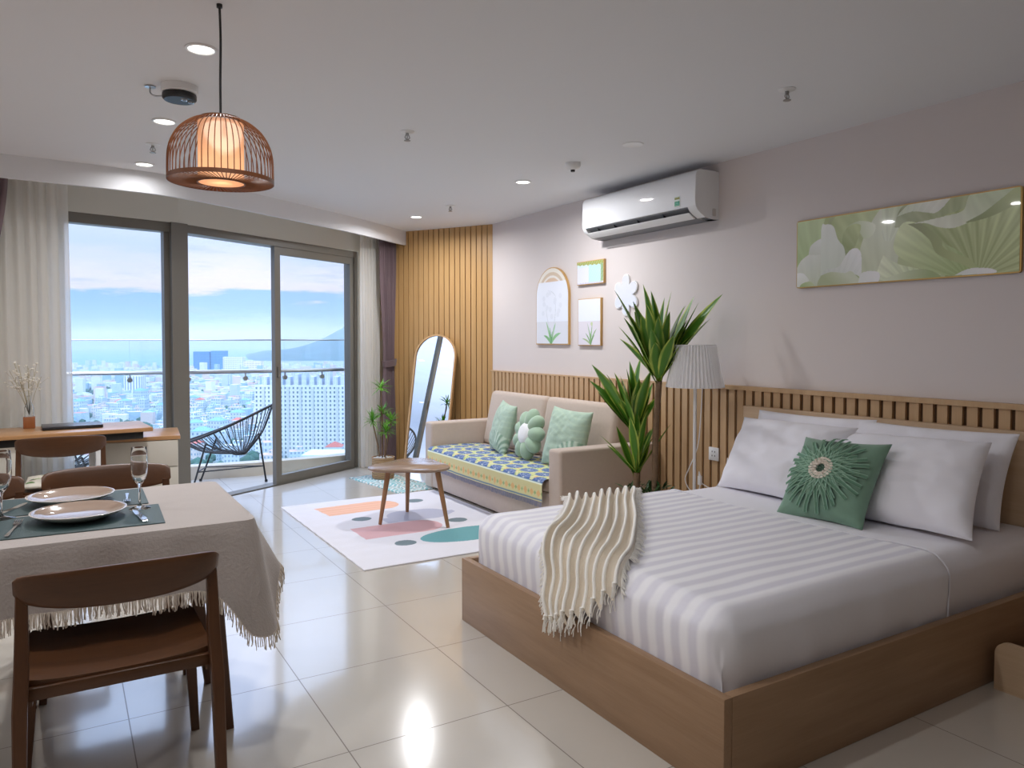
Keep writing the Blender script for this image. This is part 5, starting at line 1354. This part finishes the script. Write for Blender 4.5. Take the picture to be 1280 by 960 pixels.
def arch_col(u, v):
    col = np.tile(np.array([0.93, 0.94, 0.97]), (len(u), 1))  # whitish ground is window glare painted into the print
    col = mixc(col, v < 0.30, (0.88, 0.88, 0.90))
    d = np.hypot((u - 0.5) * AW, v * AH - (AH - AW / 2)); up = v * AH > AH - AW / 2 + 0.13
    for r0, r1, cc in ((0.215, 0.26, (0.93, 0.90, 0.85)), (0.185, 0.215, (0.84, 0.76, 0.66)), (0.165, 0.185, (0.93, 0.90, 0.86)), (0.0, 0.165, (0.86, 0.74, 0.62))):
        col = mixc(col, up & (d >= r0) & (d < r1), cc)
    asp = AW / AH
    for (x1, y1, w, cc, bd) in ((0.33, 0.30, 0.018, (0.60, 0.76, 0.55), 0.01), (0.62, 0.28, 0.018, (0.62, 0.78, 0.56), -0.01), (0.44, 0.22, 0.02, (0.48, 0.68, 0.42), 0), (0.78, 0.15, 0.022, (0.55, 0.74, 0.48), -0.03), (0.25, 0.12, 0.02, (0.5, 0.7, 0.44), 0.02), (0.52, 0.17, 0.016, (0.40, 0.62, 0.36), 0)):
        col = blade(col, u, v, 0.48, 0.01, x1, y1, w, cc, asp, bd)
    for (x0, y0, x1, y1, bd) in ((0.5, 0.1, 0.62, 0.62, 0.03), (0.5, 0.1, 0.30, 0.55, -0.02), (0.62, 0.62, 0.38, 0.70, 0.02)):
        col = blade(col, u, v, x0, y0, x1, y1, 0.005, (0.80, 0.82, 0.84), asp, bd, 0.8)
    for i in range(14):
        a = i * 2.4; px, py = 0.5 + 0.27 * math.sin(a), 0.36 + 0.024 * i
        col = mixc(col, np.hypot((u - px) * asp, v - py) < 0.034, (0.90, 0.91, 0.94))
    return col
color_attr(o_, arch_col(u, v))
# upper small landscape
p1 = thing('landscape_picture', 'small horizontal picture with a blue view, hung above the small plant print', 'picture', (XW, 4.787, 1.805), 0, 'small pictures over the sofa')
MB().box((-0.012, 0.184, 0.0975), (0.023, 0.368, 0.195), r=0.002).build('frame', M['pine'], p1)
def land(u, v):
    col = np.tile(np.array([0.84, 0.90, 0.93]), (len(u), 1))
    col = mixc(col, u > 0.45, (0.76, 0.89, 0.91)); col = mixc(col, (u < 0.45) & (v < 0.75), (0.89, 0.89, 0.94))
    col = mixc(col, v > 0.87 - 0.06 * u + 0.02 * np.sin(u * 40), (0.66, 0.68, 0.36)); col = mixc(col, (u > 0.90) & (v < .85), (0.60, 0.70, 0.50))
    col = mixc(col, (v < 0.06 + 0.02 * np.sin(u * 60)), (0.84, 0.82, 0.88)); col = mixc(col, np.sin(u * 70 + v * 30) * np.sin(v * 60) > 0.75, (0.90, 0.95, 0.96), 0.7)
    return col
q = flat_pic(p1, 0.356, 0.183, 110, 60, land, 0.0); q.location = (-0.0245, 0.006, 0.006)
p2 = thing('plant_picture', 'small upright picture of a green plant, hung below the landscape picture', 'picture', (XW, 4.826, 1.300), 0, 'small pictures over the sofa')
MB().box((-0.012, 0.155, 0.195), (0.023, 0.31, 0.39), r=0.002).build('frame', M['pine'], p2)
def plantp(u, v):
    col = np.tile(np.array([0.93, 0.94, 0.97]), (len(u), 1)); col = mixc(col, v < 0.52, (0.89, 0.86, 0.88)); asp = 0.79
    for (x1, y1, w, cc, bd) in ((0.42, 0.48, 0.016, (0.62, 0.72, 0.55), 0.02), (0.66, 0.5, 0.016, (0.58, 0.70, 0.48), -0.01), (0.85, 0.36, 0.02, (0.56, 0.68, 0.44), -0.03), (0.18, 0.14, 0.02, (0.64, 0.72, 0.5), 0.03), (0.34, 0.26, 0.018, (0.5, 0.64, 0.4), 0.02), (0.56, 0.3, 0.018, (0.5, 0.66, 0.36), 0), (0.75, 0.22, 0.018, (0.46, 0.6, 0.36), -0.02)):
        col = blade(col, u, v, 0.58, 0.0, x1, y1, w, cc, asp, bd)
    col = mixc(col, np.hypot((u - 0.62) * asp, v - 0.46) < 0.04, (0.78, 0.82, 0.62)); return col
q = flat_pic(p2, 0.298, 0.378, 90, 110, plantp, 0.0); q.location = (-0.0245, 0.006, 0.006)
fw = thing('flower_mirror', 'small white flower-shaped wall mirror partly behind the tall plant leaves', 'mirror', (XW, 4.525, 1.695))
pts = []
for i in range(90):
    a = 2 * PI * i / 90; k = abs(math.cos(3 * a + PI / 2 * 0)); r_ = 0.062 + 0.088 * k ** 0.55
    pts.append((r_ * math.cos(a + PI / 2), r_ * 1.08 * math.sin(a + PI / 2)))
MB().prism(pts, -0.014, -0.0005, lambda a, b, c: (c, a, b)).build('backing', M['white'], fw, angle=50)
MB().prism([(p[0] * 0.93, p[1] * 0.93) for p in pts], -0.017, -0.014, lambda a, b, c: (c, a, b)).build('glass', pm('pearl_mirror', rgb(240, 240, 244), 0.15, metal=0.25), fw, angle=50)

# ------------------------------------------------------------------ ceiling fittings
DL = []
M['led'] = emit_mat('led_disc', (1.0, 0.97, 0.92), 5.0)
def downlight(x, y, label, power, lit=True, col=(0.97, 0.975, 1.0)):
    t = thing('downlight', label, 'downlight', (x, y, H), 0, 'round recessed downlights')
    MB().lathe([(0.049, -0.001), (0.062, -0.001), (0.060, -0.006), (0.052, -0.008), (0.049, -0.004)], 36).build('ring', M['white'], t, angle=50)
    MB().lathe([(0.0, -0.0035), (0.049, -0.0035), (0.049, -0.0005), (0.0, -0.0005)], 32).build('lens', M['led'] if lit else M['white'], t)
    if lit:
        l = bpy.data.lights.new('downlight_lamp', 'AREA'); l.shape = 'DISK'; l.size = 0.094; l.energy = power; l.color = col; l.spread = R(170)
        o = bpy.data.objects.new('lamp', l); COL.objects.link(o); o.parent = t; o.location = (0, 0, -0.010)
    return t
PW = 20.0
for (x, y, lab, lit, k) in ((0.50, 3.27, 'lit round downlight nearest the pendant cord', True, 0.45), (0.49, 4.44, 'lit round downlight between the ceiling device and the sprinkler head', True, 1), (0.49, 5.58, 'lit round downlight next to the curtain bulkhead, left of the pendant', True, 0.12),
                     (2.95, 4.75, 'lit round downlight left of the smoke detector', True, 1), (2.905, 6.60, 'lit round downlight over the slatted wood wall', True, 1)):
    downlight(x, y, lab, PW * k, lit)
for (x, y, k) in ((0.49, 2.05, 0.45), (0.49, 0.85, 0.2), (-1.0, 2.05, 0.3), (-1.0, 0.5, 0.2), (-1.0, 3.6, 0.4)):  # unseen downlights, suggested by reflections, added to light the room
    downlight(x, y, 'lit round downlight added unseen over the kitchen end of the room', PW * k)
def round_detector(name, label, cat, x, y, r_, h_, dark=False):
    t = thing(name, label, cat, (x, y, H))
    MB().lathe([(0.0, 0), (r_, 0), (r_, -h_ * 0.4), (r_ * 0.85, -h_ * 0.75), (r_ * 0.5, -h_), (0.0, -h_)], 32).build('body', M['white'], t, angle=40)
    if dark: MB().lathe([(0.0, 0), (r_ * 0.30, 0), (r_ * 0.26, -0.012), (0.0, -0.012)], 16, (0.0, 0.0, -h_)).build('sensor', M['black'], t)
    return t
round_detector('smoke_detector', 'white dome smoke detector on the ceiling near the air conditioner', 'smoke detector', 2.93, 4.09, 0.052, 0.045, True)
t = thing('unlit_downlight', 'flush white disc in the ceiling above the air conditioner', 'ceiling disc', (2.957, 3.512, H))  # an unlit downlight with a flush cover
MB().lathe([(0.0, -0.003), (0.05, -0.003), (0.055, -0.006), (0.062, -0.005), (0.065, 0.0), (0.0, 0.0)], 36).build('cover', M['white'], t, angle=50)
M['brass'] = pm('sprinkler_metal', rgb(165, 162, 158), 0.35, metal=0.9)
def sprinkler(x, y, label):
    t = thing('sprinkler_head', label, 'sprinkler', (x, y, H), 0, 'ceiling sprinklers')
    MB().lathe([(0.0, 0.0), (0.040, 0.0), (0.040, -0.003), (0.028, -0.007), (0.012, -0.010), (0.0, -0.010)], 28).build('rosette', M['white'], t, angle=40)
    b = MB(); b.tube([(0, 0, -0.004), (0, 0, -0.022)], 0.009, 10)
    for s in (-1, 1): b.tube([(s * 0.008, 0, -0.02), (s * 0.015, 0, -0.034), (0, 0, -0.050)], 0.003, 6)
    b.tube([(0, 0, -0.02), (0, 0, -0.05)], 0.003, 6); b.build('body', M['brass'], t)
    d = MB(); d.lathe([(0.0, -0.050), (0.018, -0.050), (0.018, -0.053), (0.0, -0.053)], 18); d.build('deflector', M['brass'], t)
    return t
sprinkler(0.486, 4.997, 'ceiling sprinkler head left of the pendant shade')
sprinkler(1.688, 3.956, 'ceiling sprinkler head alone in the middle of the ceiling')
sprinkler(2.936, 2.379, 'ceiling sprinkler head above the bed, highest over the long picture')
sprinkler(2.924, 5.909, 'ceiling sprinkler head nearest the slatted wood wall')
em = thing('ceiling_beacon', 'black round fitting on a white ceiling base with a thin pipe beside the pendant cord', 'ceiling device', (0.485, 3.80, H), R(-31))
MB().lathe([(0.0, 0.0), (0.078, 0.0), (0.080, -0.030), (0.074, -0.036), (0.0, -0.036)], 36).build('base', M['white'], em, angle=40)
b = MB(); b.lathe([(0.0, -0.036), (0.066, -0.036), (0.074, -0.042), (0.074, -0.060), (0.066, -0.068), (0.0, -0.068)], 36); b.build('body', M['black'], em, angle=40)
b = MB()
for (x_, y_) in ((0.03, -0.02), (0.045, 0.02)): b.lathe([(0.0, 0), (0.017, 0), (0.014, -0.006), (0.0, -0.008)], 16, (x_, y_, -0.068))
b.build('lens', pm('beacon_lens', rgb(150, 155, 160), 0.1, metal=0.6), em)
b = MB(); b.tube(catmull([(-0.08, 0, -0.045), (-0.115, 0, -0.045), (-0.135, 0, -0.03), (-0.135, 0, 0.0)], 5), 0.004, 6); b.lathe([(0, -0.002), (0.022, -0.002), (0.024, -0.006), (0, -0.008)], 16, (-0.135, 0, 0)); b.build('pipe', M['steel'], em)
# ------------------------------------------------------------------ city outside
ZG = -88.0
def pol(px_a, t, z=ZG):   # point at depth t along the view, sideways slope a
    d = Vector((0.515 + 0.857 * px_a, 0.857 - 0.515 * px_a, 0)); p = d * t; return Vector((p.x, p.y, z))
def facade_mat(name, wall, win, pu, pv, wu=0.5, wv=0.55):
    m, t, p = base_mat(name)
    uv = t.new('ShaderNodeUVMap'); sp = t.new('ShaderNodeSeparateXYZ'); t.link(uv.outputs[0], sp.inputs[0])
    fu = t.math('FRACT', t.math('MULTIPLY', sp.outputs[0], 1 / pu)); fv = t.math('FRACT', t.math('MULTIPLY', sp.outputs[1], 1 / pv))
    ku = t.math('LESS_THAN', t.math('ABSOLUTE', t.math('SUBTRACT', fu, 0.5)), wu / 2); kv = t.math('LESS_THAN', t.math('ABSOLUTE', t.math('SUBTRACT', fv, 0.5)), wv / 2)
    t.link(t.mix(t.math('MULTIPLY', ku, kv), wall, win), p.inputs['Base Color']); p.inputs['Roughness'].default_value = 0.7
    return m
def ubox(mb, w, d, h, z0=0.0, mat_s=0, mat_r=1, cx=0, cy=0):
    """box whose side faces carry metric uvs"""
    X = [cx - w / 2, cx + w / 2]; Y = [cy - d / 2, cy + d / 2]
    for (a, b, L) in (((X[0], Y[0]), (X[1], Y[0]), w), ((X[1], Y[0]), (X[1], Y[1]), d), ((X[1], Y[1]), (X[0], Y[1]), w), ((X[0], Y[1]), (X[0], Y[0]), d)):
        mb.add([(a[0], a[1], z0), (b[0], b[1], z0), (b[0], b[1], z0 + h), (a[0], a[1], z0 + h)], [(0, 1, 2, 3)], mat_s, None, [(0, 0), (L, 0), (L, h), (0, h)])
    mb.add([(X[0], Y[0], z0 + h), (X[1], Y[0], z0 + h), (X[1], Y[1], z0 + h), (X[0], Y[1], z0 + h)], [(0, 1, 2, 3)], mat_r, None, [(0, 0)] * 4)
    return mb
AZ = math.atan2(-0.515, 0.857)
gr = MB(); gr.add([pol(-2.2, -200), pol(-2.2, 2350), pol(-0.42, 2500), pol(-0.38, 3400), pol(0.6, 7000), pol(1.5, 3000), pol(1.5, -200)], [(0, 1, 2, 3, 4, 5, 6)])
struct(gr.build('terrain', pm('city_ground', rgb(150, 168, 164), 0.9, var=0.35, vscale=0.02), smooth=False), 'hazy city ground far below the balcony', 'ground')
se = MB(); se.add([pol(-6, 2200, ZG - 0.5), pol(-6, 60000, ZG - 0.5), pol(2, 60000, ZG - 0.5), pol(2, 2200, ZG - 0.5)], [(0, 1, 2, 3)])
struct(se.build('sea', pm('sea_water', rgb(78, 136, 196), 0.5, spec=0.3), smooth=False), 'flat blue sea meeting the sky', 'sea')
# mountain
def mtn(u, v):
    a = lerp(-0.36, 0.35, u); t = lerp(3300, 5600, v)
    ridge = 30 + 330 * sstep(-0.345, -0.05, a) + 40 * nz(a * 12, 1.0)
    prof = math.sin(min(1, v * 1.0) * PI) ** 0.8
    h = ridge * prof * (0.9 + 0.22 * nz(a * 16, v * 5)) * sstep(-0.36, -0.33, a)
    return tuple(pol(a, t, ZG - 3 + h * 1.05))
struct(MB().grid(mtn, 90, 40).build('mountain', pm('forest_hill', rgb(58, 104, 106), 0.9, var=0.4, vscale=0.012), angle=80), 'hazy blue forested mountain above the city', 'mountain')
WINB = rgb(96, 132, 152)
def tower(name, label, a, t, w, d, h, matw, roofc, extras=None, rz=0.0):
    o = thing(name, label, 'building', tuple(pol(a, t)), AZ + rz)
    ubox(MB(), w, d, h).build('block', [matw, pm(name + '_roof', roofc, 0.9)], o, smooth=False)
    if extras: extras(o)
    return o
mw = facade_mat('apartment_white', rgb(214, 220, 220), rgb(92, 118, 132), 3.1, 3.25, 0.42, 0.50)
def apt_ex(o):
    p = MB()
    for i in range(14): ubox(p, 3.4, 10, 6.5 + 2.0 * (i % 3), 55.5, 0, 0, -38 + i * 6.0, 0)
    p.build('roof_house', [facade_mat('roof_house', rgb(206, 214, 224), rgb(178, 190, 206), 1.7, 3.3, 0.5, 0.8)], o, smooth=False)
    r_ = MB()
    for i in range(9): ubox(r_, 1.5, 1.0, 54, 0.5, 0, 0, -37.0 + i * 9.3, -10.4)
    r_.build('pilaster', [pm('apt_pilaster', rgb(196, 204, 208), 0.8)], o, smooth=False)
tower('apartment_block', 'long white apartment block with a grid of small windows behind the door glass', -0.262, 575, 88, 20, 55.5, mw, rgb(190, 196, 200), apt_ex)
tower('blue_tower', 'twin dark blue wrapped tower at the shore left of the mountain', -0.412, 2050, 44, 30, 60, facade_mat('blue_wrap', rgb(52, 120, 178), rgb(44, 104, 160), 9, 7, 0.7, 0.6), rgb(60, 110, 160), lambda o: ubox(MB(), 36, 30, 62, 0, 0, 1, 42, 4).build('wing', [facade_mat('blue_wrap_wing', rgb(60, 130, 186), rgb(46, 108, 164), 9, 7, 0.7, 0.6), pm('blue_roof', rgb(70, 120, 170), 0.9)], o, smooth=False))
tower('slab_building', 'pale concrete slab building right of the blue tower', -0.371, 1950, 50, 24, 48, facade_mat('slab_face', rgb(222, 226, 226), rgb(140, 158, 170), 6, 5, 0.6, 0.5), rgb(170, 190, 190))
tower('hotel_building', 'low pinkish white hotel between the slab building and the mountain', -0.345, 1900, 44, 24, 38, facade_mat('hotel_face', rgb(230, 222, 224), rgb(150, 150, 170), 7, 5, 0.6, 0.4), rgb(200, 190, 195))
tower('shore_block', 'small cream block by the sea next to the sheer curtain', -0.593, 2150, 44, 20, 26, facade_mat('shore_face', rgb(232, 230, 216), rgb(160, 168, 176), 6, 5, 0.5, 0.5), rgb(200, 200, 200))
tower('office_building', 'white mid-rise with vertical window bands in the middle of the left pane', -0.504, 1180, 26, 18, 34, facade_mat('office_face', rgb(232, 236, 240), rgb(130, 146, 170), 4.4, 40, 0.45, 0.9), rgb(210, 215, 220))
tower('market_hall', 'long brown-roofed hall low in the left pane', -0.565, 545, 62, 40, 9, facade_mat('hall_face', rgb(214, 210, 206), rgb(150, 150, 155), 6, 9, 0.5, 0.4), rgb(160, 130, 128))
tower('depot_building', 'wide pale grey depot below the long apartment block', -0.23, 505, 46, 26, 14, facade_mat('depot_face', rgb(206, 220, 222), rgb(140, 168, 176), 4, 4.6, 0.6, 0.5), rgb(206, 226, 230))
# houses: one mesh for each look, copied
random.seed(17)
ROOFS = {'red': (rgb(188, 108, 94), 'red-roofed house in the city sprawl below'), 'white': (rgb(198, 206, 210), 'white flat-roofed house in the city sprawl below'), 'blue': (rgb(120, 166, 186), 'blue-roofed house in the city sprawl below'), 'pink': (rgb(198, 168, 162), 'pinkish-roofed house in the city sprawl below')}
WALLS = [rgb(204, 210, 212), rgb(184, 202, 210), rgb(200, 196, 192), rgb(164, 192, 204)]
protos = []
for key, (rc, lab) in ROOFS.items():
    for wi in range(3):
        w, d, h = random.uniform(7, 14), random.uniform(8, 16), random.uniform(8, 17)
        mb = MB(); ubox(mb, w, d, h)
        if key in ('red', 'blue'):
            mb.add([(-w / 2 - .3, -d / 2 - .3, h), (w / 2 + .3, -d / 2 - .3, h), (w / 2 + .3, d / 2 + .3, h), (-w / 2 - .3, d / 2 + .3, h), (-w * 0.2, 0, h + 2.6), (w * 0.2, 0, h + 2.6)], [(0, 1, 5, 4), (1, 2, 5), (2, 3, 4, 5), (3, 0, 4)], 1, None, [(0, 0)] * 6)
        else:
            ubox(mb, w * 0.4, d * 0.4, 2.8, h, 0, 1, w * 0.2, d * 0.1)
        o = mb.build('city_house', [facade_mat('house_%s_%d' % (key, wi), random.choice(WALLS), rgb(120, 146, 164), random.uniform(2.6, 3.6), 3.4, 0.42, 0.45), pm('roof_%s_%d' % (key, wi), rc, 0.85)], smooth=False)
        tag(o, lab, 'house', key + '-roofed houses of the city'); protos.append((o, key))
spots = []
blocked = [(-0.262, 575, 55, 26), (-0.565, 545, 42, 30), (-0.23, 505, 34, 24), (-0.504, 1180, 26, 22), (-0.412, 2050, 80, 30), (-0.371, 1950, 40, 26), (-0.345, 1900, 38, 26), (-0.593, 2150, 36, 24)]
def clear(a, t, rad, mind):
    p = pol(a, t)
    for (ba, bt, bw, bd__) in blocked:
        q = pol(ba, bt); dv_ = p - q; sx = dv_.dot(CAMR); sd = dv_.dot(Vector((0.515, 0.857, 0)).normalized())
        if abs(sx) < bw and abs(sd) < bd__: return False
    return True
def region():
    r = random.random()
    if r < 0.42: return random.uniform(-0.61, -0.455)
    if r < 0.75: return random.uniform(-0.43, -0.312)
    return random.uniform(-0.305, -0.205)
cells = {}
CELL = 22.0
def place(a, t, mind=13.0):
    p = pol(a, t); k = (int(p.x // CELL), int(p.y // CELL))
    for i in (-1, 0, 1):
        for j in (-1, 0, 1):
            for q in cells.get((k[0] + i, k[1] + j), []):
                if (q - p).length < mind: return None
    if not clear(a, t, 10, mind): return None
    cells.setdefault(k, []).append(p); return p
n_h = 0; used = set(); tries = 0
while n_h < 285 and tries < 20000:
    tries += 1
    a = region(); t = random.uniform(520, 1020)
    if -0.31 < a and t > 565: continue
    if a < -0.455 and 0.5 + 0.5 * nz(a * 26, t * 0.006, 5) > 0.57: continue
    p = place(a, t, 17.5)
    if p is None: continue
    i = random.choices(range(12), weights=[1.3, 1.3, 1.3, 8, 8, 8, 1.6, 1.6, 1.6, 5, 5, 5])[0]
    pr, key = protos[i]; rz = AZ + random.choice((0, PI / 2, 0.35, -0.3)) + random.uniform(-.1, .1)
    if i not in used: o = pr; used.add(i)
    else: o = pr.copy(); COL.objects.link(o)
    o.location = p; o.rotation_euler = (0, 0, rz); s_ = random.uniform(0.7, 1.05); o.scale = (s_, s_, s_ * random.uniform(0.8, 1.3)); n_h += 1
for i, (pr, key) in enumerate(protos):
    if i not in used: bpy.data.objects.remove(pr)
# the farther sprawl
far = MB(); fcol = []
PAL = [(0.84, 0.86, 0.87), (0.80, 0.83, 0.85), (0.70, 0.77, 0.82), (0.80, 0.75, 0.73), (0.58, 0.70, 0.77)]
RPAL = [(0.76, 0.80, 0.82)] * 5 + [(0.70, 0.40, 0.35), (0.74, 0.52, 0.47), (0.56, 0.74, 0.82), (0.70, 0.80, 0.84), (0.86, 0.78, 0.76)]
def far_box(p, w, d, h, rz, wc, rc):
    ca, sa = math.cos(rz), math.sin(rz); v0 = []
    for z in (0, h):
        for (x, y) in ((-w / 2, -d / 2), (w / 2, -d / 2), (w / 2, d / 2), (-w / 2, d / 2)): v0.append((p.x + ca * x - sa * y, p.y + sa * x + ca * y, ZG + z))
    vs = v0 + v0[4:]
    far.add(vs, [(0, 1, 5, 4), (1, 2, 6, 5), (2, 3, 7, 6), (3, 0, 4, 7), (8, 9, 10, 11)]); fcol.extend([wc] * 8 + [rc] * 4)
cnt = 0; tries = 0
while cnt < 7500 and tries < 70000:
    tries += 1
    a = random.uniform(-0.80, -0.08); t = math.sqrt(random.uniform(760 ** 2, 2380 ** 2))
    p = place(a, t, 14 + t * 0.0015)
    if p is None: continue
    if a < -0.45 and 0.5 + 0.5 * nz(a * 26, t * 0.006, 5) > 0.66: continue
    h = random.uniform(7, 15) if random.random() < 0.93 else random.uniform(18, 34)
    far_box(p, random.uniform(7, 15), random.uniform(7, 14), h, AZ + random.uniform(-.4, .4), random.choice(PAL), random.choice(RPAL)); cnt += 1
fo = far.build('city_sprawl', attr_mat('sprawl_paint', 0.9), smooth=False)
fc_ = np.array(fcol); color_attr(fo, fc_)
tag(fo, 'countless tiny houses of the distant city towards the sea', 'city', kind='stuff')
# trees among the houses
tr = MB(); ico = bmesh.new(); bmesh.ops.create_icosphere(ico, subdivisions=1, radius=1.0); ico.verts.index_update()
iv = [v.co.copy() for v in ico.verts]; iff = [tuple(v.index for v in f.verts) for f in ico.faces]; ico.free()
cnt = 0; tries = 0
while cnt < 4200 and tries < 90000:
    tries += 1
    a = random.uniform(-0.80, -0.08); t = random.uniform(420, 1900)
    if a < -0.43 and 0.5 + 0.5 * nz(a * 26, t * 0.006, 5) < 0.54 and random.random() < 0.8: continue
    if a > -0.43 and random.random() < 0.4: continue
    p = place(a, t, 12)
    if p is None: continue
    r_ = random.uniform(3.2, 6.0); j = random.random() * 50
    tr.add([(p.x + v.x * r_ * (1 + 0.25 * nz(v.x * 2 + j, v.y * 2, v.z)), p.y + v.y * r_, ZG + r_ * 0.9 + v.z * r_ * 0.85) for v in iv], iff); cnt += 1
tag(tr.build('city_trees', pm('tree_green', rgb(58, 102, 84), 0.9, var=0.4, vscale=0.05), angle=80), 'scattered green treetops among the city houses', 'trees', kind='stuff')

# haze over the city
HZ = MB(); HZ.box((0, 0, 0), (9000, 9400, 200))
m_ = bpy.data.materials.new('sea_haze'); m_.use_nodes = True; t_ = NT(m_.node_tree); t_.n.clear()
o_ = t_.new('ShaderNodeOutputMaterial'); vsn = t_.new('ShaderNodeVolumeScatter'); vsn.inputs['Color'].default_value = (0.60, 0.80, 1.0, 1); vsn.inputs['Density'].default_value = 0.00021; vsn.inputs['Anisotropy'].default_value = 0.0
t_.link(vsn.outputs[0], o_.inputs['Volume'])
ctr = pol(-0.2, 4900, 0)
hz_o = HZ.build('haze', m_, loc=(ctr.x, ctr.y, ZG - 2 + 100), rot=(0, 0, AZ), smooth=False)
tag(hz_o, 'bluish sea haze lying over the city', 'haze', kind='stuff')

# ------------------------------------------------------------------ sky
W = bpy.data.worlds.new('sky'); S.world = W; W.use_nodes = True
t = NT(W.node_tree); t.n.clear()
out = t.new('ShaderNodeOutputWorld'); bg = t.new('ShaderNodeBackground'); tc = t.new('ShaderNodeTexCoord')
sp = t.new('ShaderNodeSeparateXYZ'); t.link(tc.outputs['Generated'], sp.inputs[0])
z = sp.outputs[2]
n1 = t.noise(t.mapping(tc.outputs['Generated'], (3.0, 3.0, 16.0)), 1.6, 6, 0.55)
n2 = t.noise(t.mapping(tc.outputs['Generated'], (9.0, 9.0, 60.0), loc=(3, 1, 0)), 1.5, 5, 0.6)
zz = t.math('ADD', z, t.math('MULTIPLY_ADD', n1, 0.08, -0.04))
zz = t.math('ADD', zz, t.math('MULTIPLY_ADD', n2, 0.03, -0.015))
cr = t.new('ShaderNodeValToRGB'); t.link(t.math('MULTIPLY', zz, 4.0, clamp=True), cr.inputs[0])
el = cr.color_ramp.elements
stops = [(0.0, (170, 202, 248)), (0.07, (176, 210, 252)), (0.14, (150, 192, 246)), (0.215, (146, 188, 244)), (0.245, (228, 222, 244)), (0.33, (232, 228, 248)), (0.48, (200, 216, 248)), (0.62, (216, 226, 250)), (0.8, (190, 208, 246)), (1.0, (190, 208, 244))]
el[0].position = 0.0; el[0].color = (*rgb(*stops[0][1]), 1); el[1].position = 1.0; el[1].color = (*rgb(*stops[-1][1]), 1)
for p_, c_ in stops[1:-1]:
    e = el.new(p_); e.color = (*rgb(*c_), 1)
# unseen upper sky brightened towards the zenith to light the room
zs = t.math('MULTIPLY_ADD', z, 4.0, -0.9, clamp=True)
st = t.math('MULTIPLY_ADD', zs, 3.6, 1.22)
n3 = t.noise(t.mapping(tc.outputs['Generated'], (5.0, 5.0, 34.0), loc=(1.3, 0.4, 0.2)), 2.2, 6, 0.6)
k3 = t.math('MULTIPLY', t.math('MULTIPLY_ADD', n3, 5.0, -2.75, clamp=True), 0.55)
t.link(t.mix(k3, cr.outputs[0], rgb(168, 190, 236)), bg.inputs[0]); t.link(t.math('MULTIPLY', st, 1.0), bg.inputs[1]); t.link(bg.outputs[0], out.inputs[0])
sl = bpy.data.lights.new('sun', 'SUN'); sl.energy = 1.1; sl.angle = R(8); sl.color = (1.0, 0.96, 0.9)
so_ = bpy.data.objects.new('sun', sl); COL.objects.link(so_)
so_.rotation_euler = Vector((0.45, 0.75, -0.75)).to_track_quat('-Z', 'Y').to_euler()
# pendant bulb
l = bpy.data.lights.new('pendant_bulb', 'POINT'); l.energy = 0.3; l.color = (1.0, 0.68, 0.40); l.shadow_soft_size = 0.03
o = bpy.data.objects.new('bulb_light', l); COL.objects.link(o); o.parent = pn; o.location = (0, 0, 1.955)

# ------------------------------------------------------------------ camera
cd = bpy.data.cameras.new('camera'); co = bpy.data.objects.new('camera', cd); COL.objects.link(co)
cd.sensor_width = 36.0; cd.lens = 936 / 1280 * 36.0; cd.clip_start = 0.05; cd.clip_end = 200000
cd.shift_y = -(480 - 453.78) / 1280
co.location = (0, 0, 1.34); co.rotation_euler = (R(90 - 1.7), 0, -math.atan2(0.515, 0.857))
S.camera = co
S.view_settings.view_transform = 'Standard'; S.view_settings.look = 'None'; S.view_settings.gamma = 1.0
S.view_settings.use_curve_mapping = False; S.view_settings.exposure = 0.0
c_ = S.cycles
c_.max_bounces = 10; c_.diffuse_bounces = 6; c_.glossy_bounces = 4; c_.transparent_max_bounces = 24; c_.transmission_bounces = 6; c_.volume_bounces = 0
c_.caustics_reflective = False; c_.caustics_refractive = False; c_.sample_clamp_indirect = 4.0
c_.use_denoising = True
